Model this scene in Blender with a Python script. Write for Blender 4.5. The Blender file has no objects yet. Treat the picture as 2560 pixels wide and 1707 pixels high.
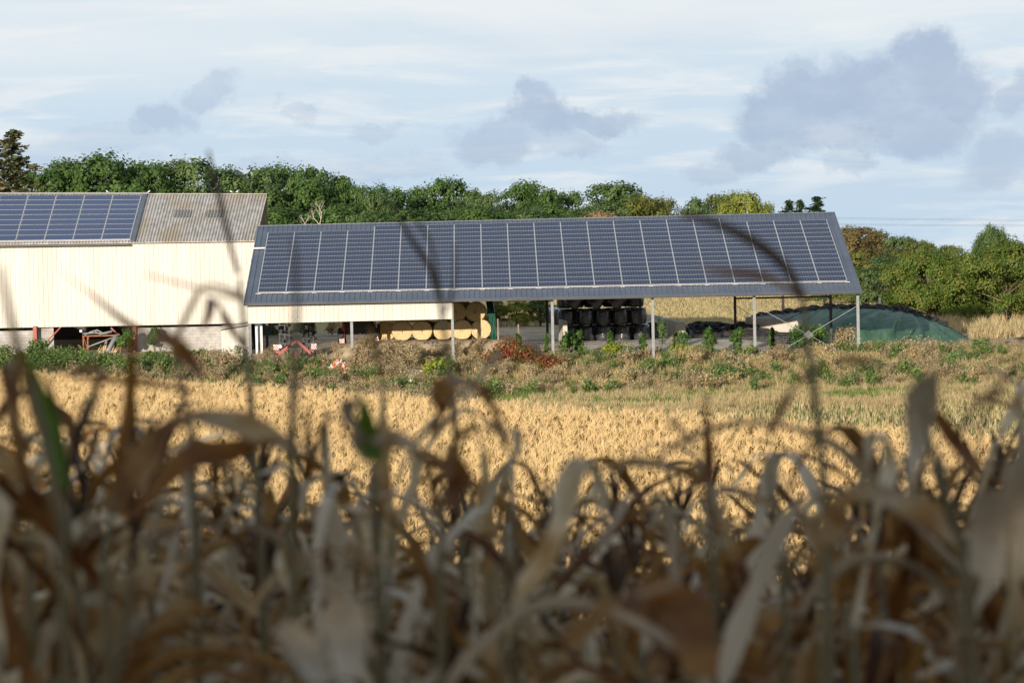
import bpy, math, random
import numpy as np
from mathutils import Matrix, Vector, Euler
C = bpy.context; SC = C.scene; COL = SC.collection
R = math.radians
# ------------------------------------------------------------------ camera
F = 8435.0                                   # focal length in photo pixels (photo 2560 x 1707)
CAMZ = 10.5
ROLL = 1.22
cam_d = bpy.data.cameras.new('camera'); cam = bpy.data.objects.new('camera', cam_d); COL.objects.link(cam)
cam_d.sensor_width = 36; cam_d.lens = 36*F/2560
cam_d.clip_start = .3; cam_d.clip_end = 9000
RM = (Matrix.Rotation(R(90-2.10), 3, 'X') @ Matrix.Rotation(R(-ROLL), 3, 'Z'))
cam.matrix_world = Matrix.Translation((0, 0, CAMZ)) @ RM.to_4x4()
cam_d.dof.use_dof = True; cam_d.dof.focus_distance = 212; cam_d.dof.aperture_fstop = 5.6
cam_d.dof.aperture_blades = 9
SC.camera = cam
# ------------------------------------------------------------------ light
SUN_EL, SUN_AZ = 9.5, 20.0                  # azimuth: degrees to the left of straight behind the camera
sd = Vector((-math.sin(R(SUN_AZ))*math.cos(R(SUN_EL)), -math.cos(R(SUN_AZ))*math.cos(R(SUN_EL)), math.sin(R(SUN_EL))))
sl = bpy.data.lights.new('sun', 'SUN'); so = bpy.data.objects.new('sun', sl); COL.objects.link(so)
sl.energy = 5.0; sl.angle = R(.5); sl.color = (1, .89, .76)
so.rotation_euler = sd.to_track_quat('Z', 'Y').to_euler(); so.location = (-40, -60, 60)
SC.view_settings.view_transform = 'Standard'; SC.view_settings.look = 'None'
SC.view_settings.exposure = .25; SC.view_settings.gamma = 1
SC.render.engine = 'CYCLES'; SC.cycles.use_denoising = True
SC.cycles.max_bounces = 7; SC.cycles.transparent_max_bounces = 8; SC.cycles.diffuse_bounces = 3
SC.cycles.glossy_bounces = 3; SC.cycles.transmission_bounces = 3
SC.cycles.sample_clamp_indirect = 6
# ------------------------------------------------------------------ sky
W = bpy.data.worlds.new('World'); SC.world = W; W.use_nodes = True
nt = W.node_tree; N = nt.nodes; L = nt.links; N.clear()
def nn(t, **k):
    n = N.new(t)
    for a, b in k.items(): setattr(n, a, b)
    return n
def lin(r, g, b):
    f = lambda c: (c/255/12.92 if c/255 <= .04045 else ((c/255+.055)/1.055)**2.4)
    return (f(r), f(g), f(b), 1)
out = nn('ShaderNodeOutputWorld'); tc = nn('ShaderNodeTexCoord')
sky = nn('ShaderNodeTexSky', sky_type='NISHITA', sun_disc=False)
sky.sun_elevation = R(SUN_EL); sky.sun_rotation = R(180+SUN_AZ); sky.air_density = 1.2; sky.dust_density = 2; sky.ozone_density = 2
bgS = nn('ShaderNodeBackground'); bgS.inputs[1].default_value = .14; L.new(sky.outputs[0], bgS.inputs[0])
def M(op, a, b=None, c=None):
    n = nn('ShaderNodeMath', operation=op)
    for i, v in enumerate((a, b, c)):
        if v is None: continue
        if isinstance(v, (int, float)): n.inputs[i].default_value = v
        else: L.new(v, n.inputs[i])
    return n.outputs[0]
def mixc(f, a, b):
    n = nn('ShaderNodeMix', data_type='RGBA')
    if isinstance(f, (int, float)): n.inputs[0].default_value = f
    else: L.new(f, n.inputs[0])
    for i, v in ((6, a), (7, b)):
        if isinstance(v, tuple): n.inputs[i].default_value = v
        else: L.new(v, n.inputs[i])
    return n.outputs[2]
def smooth(v, a, b, lo=0., hi=1.):
    n = nn('ShaderNodeMapRange', interpolation_type='SMOOTHSTEP'); L.new(v, n.inputs[0])
    for i, q in enumerate((a, b, lo, hi)): n.inputs[i+1].default_value = q
    return n.outputs[0]
sep = nn('ShaderNodeSeparateXYZ'); L.new(tc.outputs['Generated'], sep.inputs[0])
def noise(scale, stretch, detail=6, rough=.55, dist=0., off=(0, 0, 0)):
    mp = nn('ShaderNodeMapping'); L.new(tc.outputs['Generated'], mp.inputs[0]); mp.inputs['Scale'].default_value = stretch; mp.inputs['Location'].default_value = off
    n = nn('ShaderNodeTexNoise'); n.inputs['Scale'].default_value = scale; n.inputs['Detail'].default_value = detail
    n.inputs['Roughness'].default_value = rough; n.inputs['Distortion'].default_value = dist; L.new(mp.outputs[0], n.inputs['Vector'])
    return n
z = sep.outputs[2]
base = mixc(smooth(z, -.005, .06), lin(194, 215, 233), lin(207, 224, 237))
st = noise(16, (1, 1, 7), 7, .6, .4)
base = mixc(M('MULTIPLY', smooth(st.outputs['Fac'], .44, .66), .8), base, lin(232, 237, 240))
st2 = noise(9, (1, 1, 4), 5, .5, .6, (3, 1, 2))
base = mixc(M('MULTIPLY', smooth(st2.outputs['Fac'], .5, .68), .55), base, lin(196, 214, 231))
base = mixc(M('MULTIPLY', smooth(z, .03, .066), smooth(noise(7, (1, 1, 5), 5, .5, .4, (1, 5, 2)).outputs['Fac'], .35, .6, .2, .9)), base, lin(235, 239, 241))
# grey drifting clouds, placed by direction (azimuth, elevation), edges broken up by noise
dn = noise(30, (1, 1, 1.3), 10, .66, .2); dsep = nn('ShaderNodeSeparateXYZ'); L.new(dn.outputs['Color'], dsep.inputs[0])
wx = M('ADD', sep.outputs[0], M('MULTIPLY', M('SUBTRACT', dsep.outputs[0], .5), .036))
wz = M('ADD', z, M('MULTIPLY', M('SUBTRACT', dsep.outputs[1], .5), .030))
front = M('GREATER_THAN', sep.outputs[1], 0.)
tot = None
for (px, py, rx, ry, a) in [(2180, 240, 210, 110, 1.), (1960, 300, 130, 75, .95), (2310, 150, 95, 75, 1.), (2400, 250, 110, 105, 1.), (2010, 235, 90, 90, .95), (2010, 160, 45, 45, .7), (2080, 320, 160, 60, .9), (1880, 380, 110, 40, .8), (1780, 425, 80, 30, .5),
                            (2300, 330, 130, 60, .85), (2110, 385, 60, 45, .5), (1365, 245, 50, 50, .75), (1370, 300, 110, 60, .9), (1510, 300, 100, 38, .9), (1240, 350, 90, 55, .75), (1400, 360, 120, 35, .6),
                            (520, 235, 90, 30, .5), (400, 285, 60, 45, .6), (360, 330, 50, 40, .5), (930, 310, 80, 26, .4), (735, 285, 25, 30, .4), (950, 420, 180, 50, .35), (2550, 230, 50, 70, .7),
                            (2520, 410, 110, 70, .6), (250, 360, 200, 50, .3), (620, 430, 300, 40, .3)]:
    d = (RM @ Vector(((px-1280)/F, -(py-853.5)/F, -1))).normalized()
    dx = M('DIVIDE', M('SUBTRACT', wx, d.x), rx/F); dz = M('DIVIDE', M('SUBTRACT', wz, d.z), ry/F)
    r2 = M('SQRT', M('ADD', M('MULTIPLY', dx, dx), M('MULTIPLY', dz, dz)))
    v = smooth(r2, .6, 1.28, a, 0.)
    tot = v if tot is None else M('MAXIMUM', tot, v)
tot = M('MULTIPLY', tot, front)
tot = M('MULTIPLY', tot, smooth(noise(38, (1, 1, 1.6), 8, .62).outputs['Fac'], .32, .58, .66, 1.))
base = mixc(M('MULTIPLY', tot, .95), base, mixc(noise(18, (1, 1, 2), 4).outputs['Fac'], lin(160, 181, 208), lin(184, 199, 219)))
bgC = nn('ShaderNodeBackground'); L.new(base, bgC.inputs[0]); bgC.inputs[1].default_value = .86
mx = nn('ShaderNodeMixShader'); L.new(smooth(z, .07, .5, .0, .75), mx.inputs[0]); L.new(bgC.outputs[0], mx.inputs[1]); L.new(bgS.outputs[0], mx.inputs[2])
L.new(mx.outputs[0], out.inputs[0])

# ------------------------------------------------------------------ helpers
def at(px, py, d):
    """world point seen at photo pixel (px, py), d metres in front of the camera"""
    v = RM @ Vector(((px-1280)/F, -(py-853.5)/F, -1)); return Vector((0, 0, CAMZ)) + v*(d/v.y)
def project(p):
    q = RM.transposed() @ (Vector(p)-Vector((0, 0, CAMZ))); return 1280+F*q.x/-q.z, 853.5-F*q.y/-q.z
def sm(a, b, x):
    t = np.clip((x-a)/(b-a), 0, 1); return t*t*(3-2*t)
def wob(x, y, s=1., ph=0.):
    return (np.sin(x*.9*s+1.3*y*s+ph)+np.sin(1.7*x*s-.8*y*s+2.1+ph*2)+np.sin(.37*x*s+2.3*y*s+4+ph)+np.sin(3.1*x*s+1.1*y*s+ph*3)*.6)/3.6
def terr(x, y):
    x = np.asarray(x, float); y = np.asarray(y, float)
    h = np.interp(y, [-400, 0, 12, 20, 30, 40, 55, 64], [10, 8.5, 7.6, 6.3, 4.2, 2.2, .35, 0])
    h = h + sm(198, 212, y)*1.25 + .05*sm(212, 216, y)
    h = h + .24*wob(x, y, .8)*sm(196, 200, y)*(1-sm(210, 213, y))
    h = h + .75*sm(215, 226, y)*(1-sm(16.5, 20.5, x))
    h = h + 1.38*sm(213, 215.6, y)*(1-sm(218.6, 222, y))*sm(-12.5, -10.5, x)*(1-sm(0., 1.2, x))
    return h-np.maximum(y-430, 0)*.021
def gz(x, y): return float(terr(x, y))
def tag(o, label=None, cat=None, group=None, kind=None):
    if label: o['label'] = label
    if cat: o['category'] = cat
    if group: o['group'] = group
    if kind: o['kind'] = kind
    return o
def empty(name, loc, label, cat, group=None, rz=0):
    o = bpy.data.objects.new(name, None); COL.objects.link(o); o.location = loc; o.rotation_euler.z = rz; o.empty_display_size = .3
    return tag(o, label, cat, group)
class MB:
    def __init__(s): s.v = []; s.f = []; s.m = []; s.n = 0; s.r = []; s.uv = None
    def add(s, V, Fc, mi=0, rnd=None):
        V = np.asarray(V, float).reshape(-1, 3); b = s.n; s.v.append(V); s.n += len(V)
        for f in Fc: s.f.append([i+b for i in f])
        s.m += [mi]*len(Fc)
        s.r.append(np.full(len(V), .5) if rnd is None else (np.full(len(V), rnd) if np.isscalar(rnd) else np.asarray(rnd)))
        return s
    def box(s, c, sz, rot=None, mi=0):
        c = Vector(c); hx, hy, hz = [q/2 for q in sz]; P = []
        for dx, dy, dz in ((-1,-1,-1),(1,-1,-1),(1,1,-1),(-1,1,-1),(-1,-1,1),(1,-1,1),(1,1,1),(-1,1,1)):
            p = Vector((dx*hx, dy*hy, dz*hz))
            if rot is not None: p = rot @ p
            P.append(c+p)
        return s.add(P, [(0,3,2,1),(4,5,6,7),(0,1,5,4),(1,2,6,5),(2,3,7,6),(3,0,4,7)], mi)
    def bar(s, a, b, w, h=None, mi=0, up=(0, 0, 1)):
        a = Vector(a); b = Vector(b); h = h or w; t = (b-a).normalized(); u = Vector(up)
        if abs(t.dot(u)) > .95: u = Vector((0, 1, 0))
        x = t.cross(u).normalized(); y = x.cross(t).normalized(); rot = Matrix((x, t, y)).transposed()
        return s.box((a+b)/2, (w, (b-a).length, h), rot, mi)
    def tube(s, pts, rad, n=6, mi=0, cap=True, rnd=None):
        pts = [Vector(p) for p in pts]; V = []; k = len(pts)
        if np.isscalar(rad): rad = [rad]*k
        ref = None
        for i, p in enumerate(pts):
            t = (pts[min(i+1, k-1)]-pts[max(i-1, 0)]).normalized()
            if ref is None: ref = Vector((1, 0, 0)) if abs(t.x) < .8 else Vector((0, 1, 0))
            x = (ref - t*ref.dot(t)).normalized(); ref = x; y = t.cross(x)
            for j in range(n):
                a = 2*math.pi*j/n; V.append(p+(x*math.cos(a)+y*math.sin(a))*rad[i])
        Fc = [(i*n+j, i*n+(j+1) % n, (i+1)*n+(j+1) % n, (i+1)*n+j) for i in range(k-1) for j in range(n)]
        if cap: Fc += [tuple(range(n))[::-1], tuple((k-1)*n+j for j in range(n))]
        return s.add(V, Fc, mi, rnd)
    def lathe(s, prof, c, axis=(0, 0, 1), n=28, mi=0, rot0=0):
        """prof = [(radius, height)], revolved round axis through c"""
        ax = Vector(axis).normalized(); r0 = Vector((1, 0, 0)) if abs(ax.x) < .8 else Vector((0, 1, 0))
        x = (r0-ax*r0.dot(ax)).normalized(); y = ax.cross(x); c = Vector(c); V = []
        for r, h in prof:
            for j in range(n):
                a = 2*math.pi*j/n+rot0; V.append(c+ax*h+(x*math.cos(a)+y*math.sin(a))*max(r, 1e-4))
        Fc = [(i*n+j, i*n+(j+1) % n, (i+1)*n+(j+1) % n, (i+1)*n+j) for i in range(len(prof)-1) for j in range(n)]
        return s.add(V, Fc, mi)
    def mesh(s, name, mats, smooth=False):
        me = bpy.data.meshes.new(name)
        V = np.concatenate(s.v) if s.v else np.zeros((0, 3))
        me.from_pydata(V.tolist(), [], s.f)
        for m in (mats if isinstance(mats, (list, tuple)) else [mats]): me.materials.append(m)
        if any(s.m): me.polygons.foreach_set('material_index', s.m)
        if smooth: me.polygons.foreach_set('use_smooth', [True]*len(me.polygons))
        if s.r:
            a = me.attributes.new('rnd', 'FLOAT', 'POINT'); a.data.foreach_set('value', np.concatenate(s.r).astype(np.float32))
        me.update(); return me
    def build(s, name, mats, parent=None, smooth=False, loc=(0, 0, 0)):
        o = bpy.data.objects.new(name, s.mesh(name, mats, smooth)); COL.objects.link(o); o.location = loc
        if parent is not None: o.parent = parent
        return o
def local(mb, origin):
    """shift what was collected in world space into the space of a thing standing at origin"""
    o = np.array(origin)
    mb.v = [v-o for v in mb.v]; return mb
def bevel(o, w, seg=2):
    m = o.modifiers.new('bevel', 'BEVEL'); m.width = w; m.segments = seg; m.limit_method = 'ANGLE'; return o
def copy_tree(o, parent=None):
    c = o.copy(); COL.objects.link(c); c.parent = parent
    for ch in list(o.children):
        copy_tree(ch, c)
    return c
# ------------------------------------------------------------------ materials
def mat(name, c1, c2=None, scale=4., rough=.7, metal=0., bump=0., bscale=None, stretch=(1, 1, 1), detail=5, lo=.35, hi=.65, spec=.5, c3=None, s3=.6):
    m = bpy.data.materials.new(name); m.use_nodes = True; nt = m.node_tree; n = nt.nodes; l = nt.links
    p = n['Principled BSDF']; p.inputs['Roughness'].default_value = rough; p.inputs['Metallic'].default_value = metal; p.inputs['Specular IOR Level'].default_value = spec
    c1 = tuple(c1)+(1,); c2 = tuple(c2)+(1,) if c2 else c1
    tcn = n.new('ShaderNodeTexCoord'); mp = n.new('ShaderNodeMapping'); mp.inputs['Scale'].default_value = stretch; l.new(tcn.outputs['Object'], mp.inputs[0])
    t = n.new('ShaderNodeTexNoise'); t.inputs['Scale'].default_value = scale; t.inputs['Detail'].default_value = detail; l.new(mp.outputs[0], t.inputs['Vector'])
    r = n.new('ShaderNodeValToRGB'); r.color_ramp.elements[0].position = lo; r.color_ramp.elements[1].position = hi
    r.color_ramp.elements[0].color = c1; r.color_ramp.elements[1].color = c2; l.new(t.outputs['Fac'], r.inputs[0]); col = r.outputs[0]
    if c3:
        t3 = n.new('ShaderNodeTexNoise'); t3.inputs['Scale'].default_value = s3; t3.inputs['Detail'].default_value = 6; l.new(mp.outputs[0], t3.inputs['Vector'])
        mr = n.new('ShaderNodeMapRange'); mr.inputs[1].default_value = .48; mr.inputs[2].default_value = .7; l.new(t3.outputs['Fac'], mr.inputs[0])
        mxn = n.new('ShaderNodeMix'); mxn.data_type = 'RGBA'; l.new(mr.outputs[0], mxn.inputs[0]); l.new(col, mxn.inputs[6]); mxn.inputs[7].default_value = tuple(c3)+(1,); col = mxn.outputs[2]
    l.new(col, p.inputs['Base Color'])
    if bump:
        b = n.new('ShaderNodeBump'); b.inputs['Strength'].default_value = bump; b.inputs['Distance'].default_value = .02
        tb = n.new('ShaderNodeTexNoise'); tb.inputs['Scale'].default_value = bscale or scale*4; tb.inputs['Detail'].default_value = 4; l.new(mp.outputs[0], tb.inputs['Vector'])
        l.new(tb.outputs['Fac'], b.inputs['Height']); l.new(b.outputs[0], p.inputs['Normal'])
    return m
def leafmat(name, cols, transl=.3, rough=.55, jit=.0, spec=.25):
    """cols: list of linear colours spread over the per-leaf value stored in the mesh"""
    m = bpy.data.materials.new(name); m.use_nodes = True; nt = m.node_tree; n = nt.nodes; l = nt.links
    p = n['Principled BSDF']; p.inputs['Roughness'].default_value = rough; p.inputs['Specular IOR Level'].default_value = spec
    a = n.new('ShaderNodeAttribute'); a.attribute_name = 'rnd'; v = a.outputs['Fac']
    if jit:
        oi = n.new('ShaderNodeObjectInfo'); ma = n.new('ShaderNodeMath'); ma.operation = 'MULTIPLY_ADD'
        sub = n.new('ShaderNodeMath'); sub.operation = 'SUBTRACT'; l.new(oi.outputs['Random'], sub.inputs[0]); sub.inputs[1].default_value = .5
        l.new(sub.outputs[0], ma.inputs[0]); ma.inputs[1].default_value = jit; l.new(v, ma.inputs[2]); v = ma.outputs[0]
    r = n.new('ShaderNodeValToRGB'); l.new(v, r.inputs[0]); e = r.color_ramp.elements
    e[0].color = tuple(cols[0])+(1,); e[0].position = 0; e[1].color = tuple(cols[-1])+(1,); e[1].position = 1
    for i, c in enumerate(cols[1:-1]): q = e.new((i+1)/(len(cols)-1)); q.color = tuple(c)+(1,)
    l.new(r.outputs[0], p.inputs['Base Color'])
    tr = n.new('ShaderNodeBsdfTranslucent'); l.new(r.outputs[0], tr.inputs[0]); ms = n.new('ShaderNodeMixShader'); ms.inputs[0].default_value = transl
    l.new(p.outputs[0], ms.inputs[1]); l.new(tr.outputs[0], ms.inputs[2]); l.new(ms.outputs[0], n['Material Output'].inputs[0])
    return m
mCream = mat('cream_sheet', (.56, .53, .46), (.60, .57, .50), .9, .45, 0, .05, 3, (2.2, 1, .12), c3=(.52, .48, .40), s3=.3)
mAnth = mat('anthracite_steel', (.085, .105, .14), (.10, .12, .16), 1.2, .38, .0, .0, c3=(.12, .135, .165), s3=.5)
mGalv = mat('galvanised_steel', (.20, .21, .21), (.26, .27, .27), 5, .6, .1)
mDark = mat('dark_steel', (.025, .025, .028), (.04, .04, .042), 3, .5)
mFibre = mat('fibre_cement', (.36, .33, .30), (.54, .51, .47), 2.2, .9, 0, .3, 20, (1.5, .35, .35), c3=(.40, .32, .22), s3=.3)
mSkyl = mat('old_rooflight', (.10, .095, .095), (.15, .14, .14), 5, .5)
mRed = mat('red_oxide_steel', (.32, .07, .045), (.38, .10, .07), 3, .6)
mRedP = mat('red_machine_paint', (.30, .035, .025), (.38, .05, .035), 3, .4)
mRust = mat('rusty_steel', (.20, .07, .03), (.30, .12, .06), 8, .85)
mStraw = mat('round_bale_straw', (.48, .30, .11), (.72, .50, .22), 9, .9, 0, 1., 40, detail=8)
mWrap = mat('black_stretch_film', (.016, .018, .022), (.075, .075, .08), 2, .2, 0, .6, 3, (1, 1, 6), spec=.9)  # lighter film tone raised to stand in for missing sun highlights
mGreenT = mat('green_tarpaulin', (.045, .115, .06), (.068, .15, .082), 1.6, .5, 0, 1., 1.3, (4.5, 1, .35), spec=.14, c3=(.10, .18, .13), s3=.4)
mGreenD = mat('dark_green_tarpaulin', (.01, .075, .05), (.015, .11, .07), 2, .5, 0, .5, 5, (6, 1, .6))
mBlackS = mat('black_silage_sheet', (.018, .018, .018), (.05, .045, .04), 2.2, .5, 0, 1., 5)
mTyre = mat('tyre_rubber', (.016, .016, .016), (.045, .04, .036), 6, .8)
mConcW = mat('pale_concrete', (.50, .45, .37), (.66, .62, .54), 1.4, .85, 0, .2, 12, c3=(.40, .33, .24), s3=.7)
mWood = mat('weathered_wood', (.22, .17, .12), (.34, .27, .2), 8, .85, 0, .3, 20, (1, 1, .1))
mStake = mat('peeled_stake_wood', (.46, .32, .18), (.6, .45, .28), 8, .8)
mWhite = mat('white_paint', (.75, .75, .73), (.8, .8, .78), 5, .5)
mPlastic = mat('clear_plastic', (.55, .6, .65), (.7, .75, .78), 6, .25, 0, .8, 8)
mTile = mat('broken_terracotta', (.45, .13, .05), (.62, .24, .11), 6, .9)
mRub = mat('white_rubble', (.5, .48, .45), (.7, .68, .66), 6, .9)
mBark = mat('bark', (.09, .07, .05), (.17, .14, .10), 6, .9, 0, .4, 20, (1, 1, .3))
mPale = mat('bleached_branch', (.42, .36, .28), (.5, .44, .36), 6, .9)
# glass of a solar panel: cells drawn from its UVs
def panelmat(name, c1, c2, nx, ny, line, lw):
    m = bpy.data.materials.new(name); m.use_nodes = True; nt = m.node_tree; n = nt.nodes; l = nt.links; p = n['Principled BSDF']
    uv = n.new('ShaderNodeUVMap'); s = n.new('ShaderNodeSeparateXYZ'); l.new(uv.outputs[0], s.inputs[0])
    def mm(op, a, b=None):
        q = n.new('ShaderNodeMath'); q.operation = op
        for i, v in enumerate((a, b)):
            if v is None: continue
            if isinstance(v, (int, float)): q.inputs[i].default_value = v
            else: l.new(v, q.inputs[i])
        return q.outputs[0]
    gx = mm('GREATER_THAN', mm('ABSOLUTE', mm('SUBTRACT', mm('FRACT', mm('MULTIPLY', s.outputs[0], nx)), .5)), .5-lw[0])
    gy = mm('GREATER_THAN', mm('ABSOLUTE', mm('SUBTRACT', mm('FRACT', mm('MULTIPLY', s.outputs[1], ny)), .5)), .5-lw[1])
    g = mm('MAXIMUM', gx, mm('MULTIPLY', gy, .5))
    t = n.new('ShaderNodeTexNoise'); t.inputs['Scale'].default_value = .8; tcn = n.new('ShaderNodeTexCoord'); l.new(tcn.outputs['Object'], t.inputs['Vector'])
    oi = n.new('ShaderNodeObjectInfo')
    a = n.new('ShaderNodeMix'); a.data_type = 'RGBA'; l.new(mm('MULTIPLY', mm('ADD', t.outputs['Fac'], oi.outputs['Random']), .5), a.inputs[0]); a.inputs[6].default_value = c1+(1,); a.inputs[7].default_value = c2+(1,)
    b = n.new('ShaderNodeMix'); b.data_type = 'RGBA'; l.new(g, b.inputs[0]); l.new(a.outputs[2], b.inputs[6]); b.inputs[7].default_value = line+(1,)
    l.new(b.outputs[2], p.inputs['Base Color']); p.inputs['Roughness'].default_value = .25; p.inputs['Specular IOR Level'].default_value = .3
    return m
mCell = panelmat('solar_cells', (.020, .026, .055), (.032, .038, .07), 10, 2, (.10, .12, .18), (.06, 0))
mCellB = panelmat('blue_solar_cells', (.018, .026, .085), (.028, .038, .12), 10, 2, (.07, .10, .24), (.05, 0))
mFrame = mat('aluminium_frame', (.46, .47, .48), (.54, .55, .56), 5, .5, .2)
# concrete block wall
def blockmat():
    m = mat('concrete_block_wall', (.40, .38, .35), (.5, .48, .45), 2.5, .9, 0, .3, 25, c3=(.30, .28, .25), s3=.5)
    n = m.node_tree.nodes; l = m.node_tree.links; p = n['Principled BSDF']; src = p.inputs['Base Color'].links[0].from_socket
    tcn = n.new('ShaderNodeTexCoord'); mp = n.new('ShaderNodeMapping'); mp.inputs['Rotation'].default_value = (R(90), 0, 0); l.new(tcn.outputs['Object'], mp.inputs[0])
    b = n.new('ShaderNodeTexBrick'); b.inputs['Scale'].default_value = 1; b.inputs['Brick Width'].default_value = .5; b.inputs['Row Height'].default_value = .21; b.inputs['Mortar Size'].default_value = .012
    b.inputs['Color1'].default_value = (1, 1, 1, 1); b.inputs['Color2'].default_value = (.86, .86, .86, 1); b.inputs['Mortar'].default_value = (.68, .66, .62, 1); l.new(mp.outputs[0], b.inputs['Vector'])
    x = n.new('ShaderNodeMix'); x.data_type = 'RGBA'; x.blend_type = 'MULTIPLY'; x.inputs[0].default_value = 1; l.new(src, x.inputs[6]); l.new(b.outputs[0], x.inputs[7]); l.new(x.outputs[2], p.inputs['Base Color'])
    return m
mBlock = blockmat()
# foliage
mOak = leafmat('oak_leaves', [(.035, .075, .02), (.06, .12, .028), (.095, .165, .04), (.15, .22, .06)])
mOak2 = leafmat('grey_green_leaves', [(.045, .085, .028), (.08, .135, .04), (.12, .18, .06), (.18, .24, .09)])
mOlive = leafmat('turning_leaves', [(.06, .10, .02), (.11, .15, .03), (.19, .19, .045), (.27, .2, .06)])
mYel = leafmat('yellow_leaves', [(.09, .14, .025), (.17, .22, .035), (.26, .28, .045), (.34, .31, .06)])
mRusty = leafmat('rust_leaves', [(.09, .10, .035), (.17, .13, .05), (.22, .16, .06), (.13, .15, .04)])
mOrange = leafmat('orange_leaves', [(.22, .13, .06), (.33, .20, .10), (.40, .26, .13), (.26, .2, .08)])
mWalnut = leafmat('walnut_leaves', [(.04, .085, .015), (.08, .14, .02), (.12, .18, .03), (.18, .20, .04), (.24, .20, .045)])
mNeedle = leafmat('conifer_needles', [(.02, .045, .02), (.04, .075, .03), (.09, .09, .04)], .1)
mNeedleB = leafmat('browning_conifer_needles', [(.035, .06, .025), (.08, .10, .04), (.15, .14, .06), (.24, .18, .09)], .1)
mIvy = leafmat('ivy_leaves', [(.03, .07, .015), (.05, .11, .022), (.09, .17, .035), (.15, .22, .06)], .25)
mShrubG = leafmat('shrub_green_leaves', [(.06, .11, .03), (.10, .16, .04), (.16, .23, .06), (.26, .29, .11)], jit=.3)
mShrubY = leafmat('yellow_green_leaves', [(.11, .15, .02), (.20, .25, .03), (.32, .35, .05), (.40, .37, .07)])
mShrubR = leafmat('red_autumn_leaves', [(.06, .10, .02), (.14, .17, .03), (.22, .07, .03), (.30, .06, .045), (.34, .24, .05)])
mBrownW = leafmat('dry_brown_weeds', [(.22, .15, .085), (.36, .26, .15), (.50, .38, .24), (.26, .26, .11), (.64, .52, .34)], .35, jit=.35)
mStrawG = leafmat('dry_grass_blades', [(.40, .28, .14), (.60, .45, .24), (.74, .58, .34), (.32, .36, .12)], .4, jit=.4)
mGrassG = leafmat('green_grass_blades', [(.09, .17, .03), (.16, .26, .05), (.25, .34, .08), (.36, .36, .13)], .45, jit=.3)
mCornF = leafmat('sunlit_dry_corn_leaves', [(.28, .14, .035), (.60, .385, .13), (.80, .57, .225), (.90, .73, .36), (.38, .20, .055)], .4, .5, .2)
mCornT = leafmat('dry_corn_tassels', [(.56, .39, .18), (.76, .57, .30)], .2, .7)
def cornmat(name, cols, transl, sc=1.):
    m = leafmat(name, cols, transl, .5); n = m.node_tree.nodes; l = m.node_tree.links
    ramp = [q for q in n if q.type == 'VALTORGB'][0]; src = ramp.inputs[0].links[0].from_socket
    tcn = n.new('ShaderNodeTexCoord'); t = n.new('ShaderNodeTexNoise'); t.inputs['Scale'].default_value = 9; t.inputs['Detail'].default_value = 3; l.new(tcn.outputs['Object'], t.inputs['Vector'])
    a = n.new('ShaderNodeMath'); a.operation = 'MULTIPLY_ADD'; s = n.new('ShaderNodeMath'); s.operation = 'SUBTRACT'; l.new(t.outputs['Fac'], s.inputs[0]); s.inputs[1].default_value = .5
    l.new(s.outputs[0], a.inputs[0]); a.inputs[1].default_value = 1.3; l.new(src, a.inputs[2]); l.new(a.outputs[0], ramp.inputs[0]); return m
mCornN = cornmat('shaded_corn_leaf', [(.024, .009, .004), (.13, .052, .014), (.30, .165, .055), (.48, .34, .17), (.74, .63, .45)], .3)  # near-corn palette darkened, putting the foreground shade into the colour
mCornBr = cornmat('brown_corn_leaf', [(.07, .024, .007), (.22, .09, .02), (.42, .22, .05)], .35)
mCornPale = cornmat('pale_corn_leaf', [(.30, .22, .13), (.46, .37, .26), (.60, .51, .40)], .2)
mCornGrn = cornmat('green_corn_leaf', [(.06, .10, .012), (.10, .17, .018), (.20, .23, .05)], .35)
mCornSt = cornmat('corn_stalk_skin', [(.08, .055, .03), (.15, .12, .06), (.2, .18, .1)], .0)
mCornTN = cornmat('shaded_tassel', [(.04, .022, .014), (.08, .045, .025), (.12, .075, .045)], .1)  # darker copy of the tassel colour with the shade painted in
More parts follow.
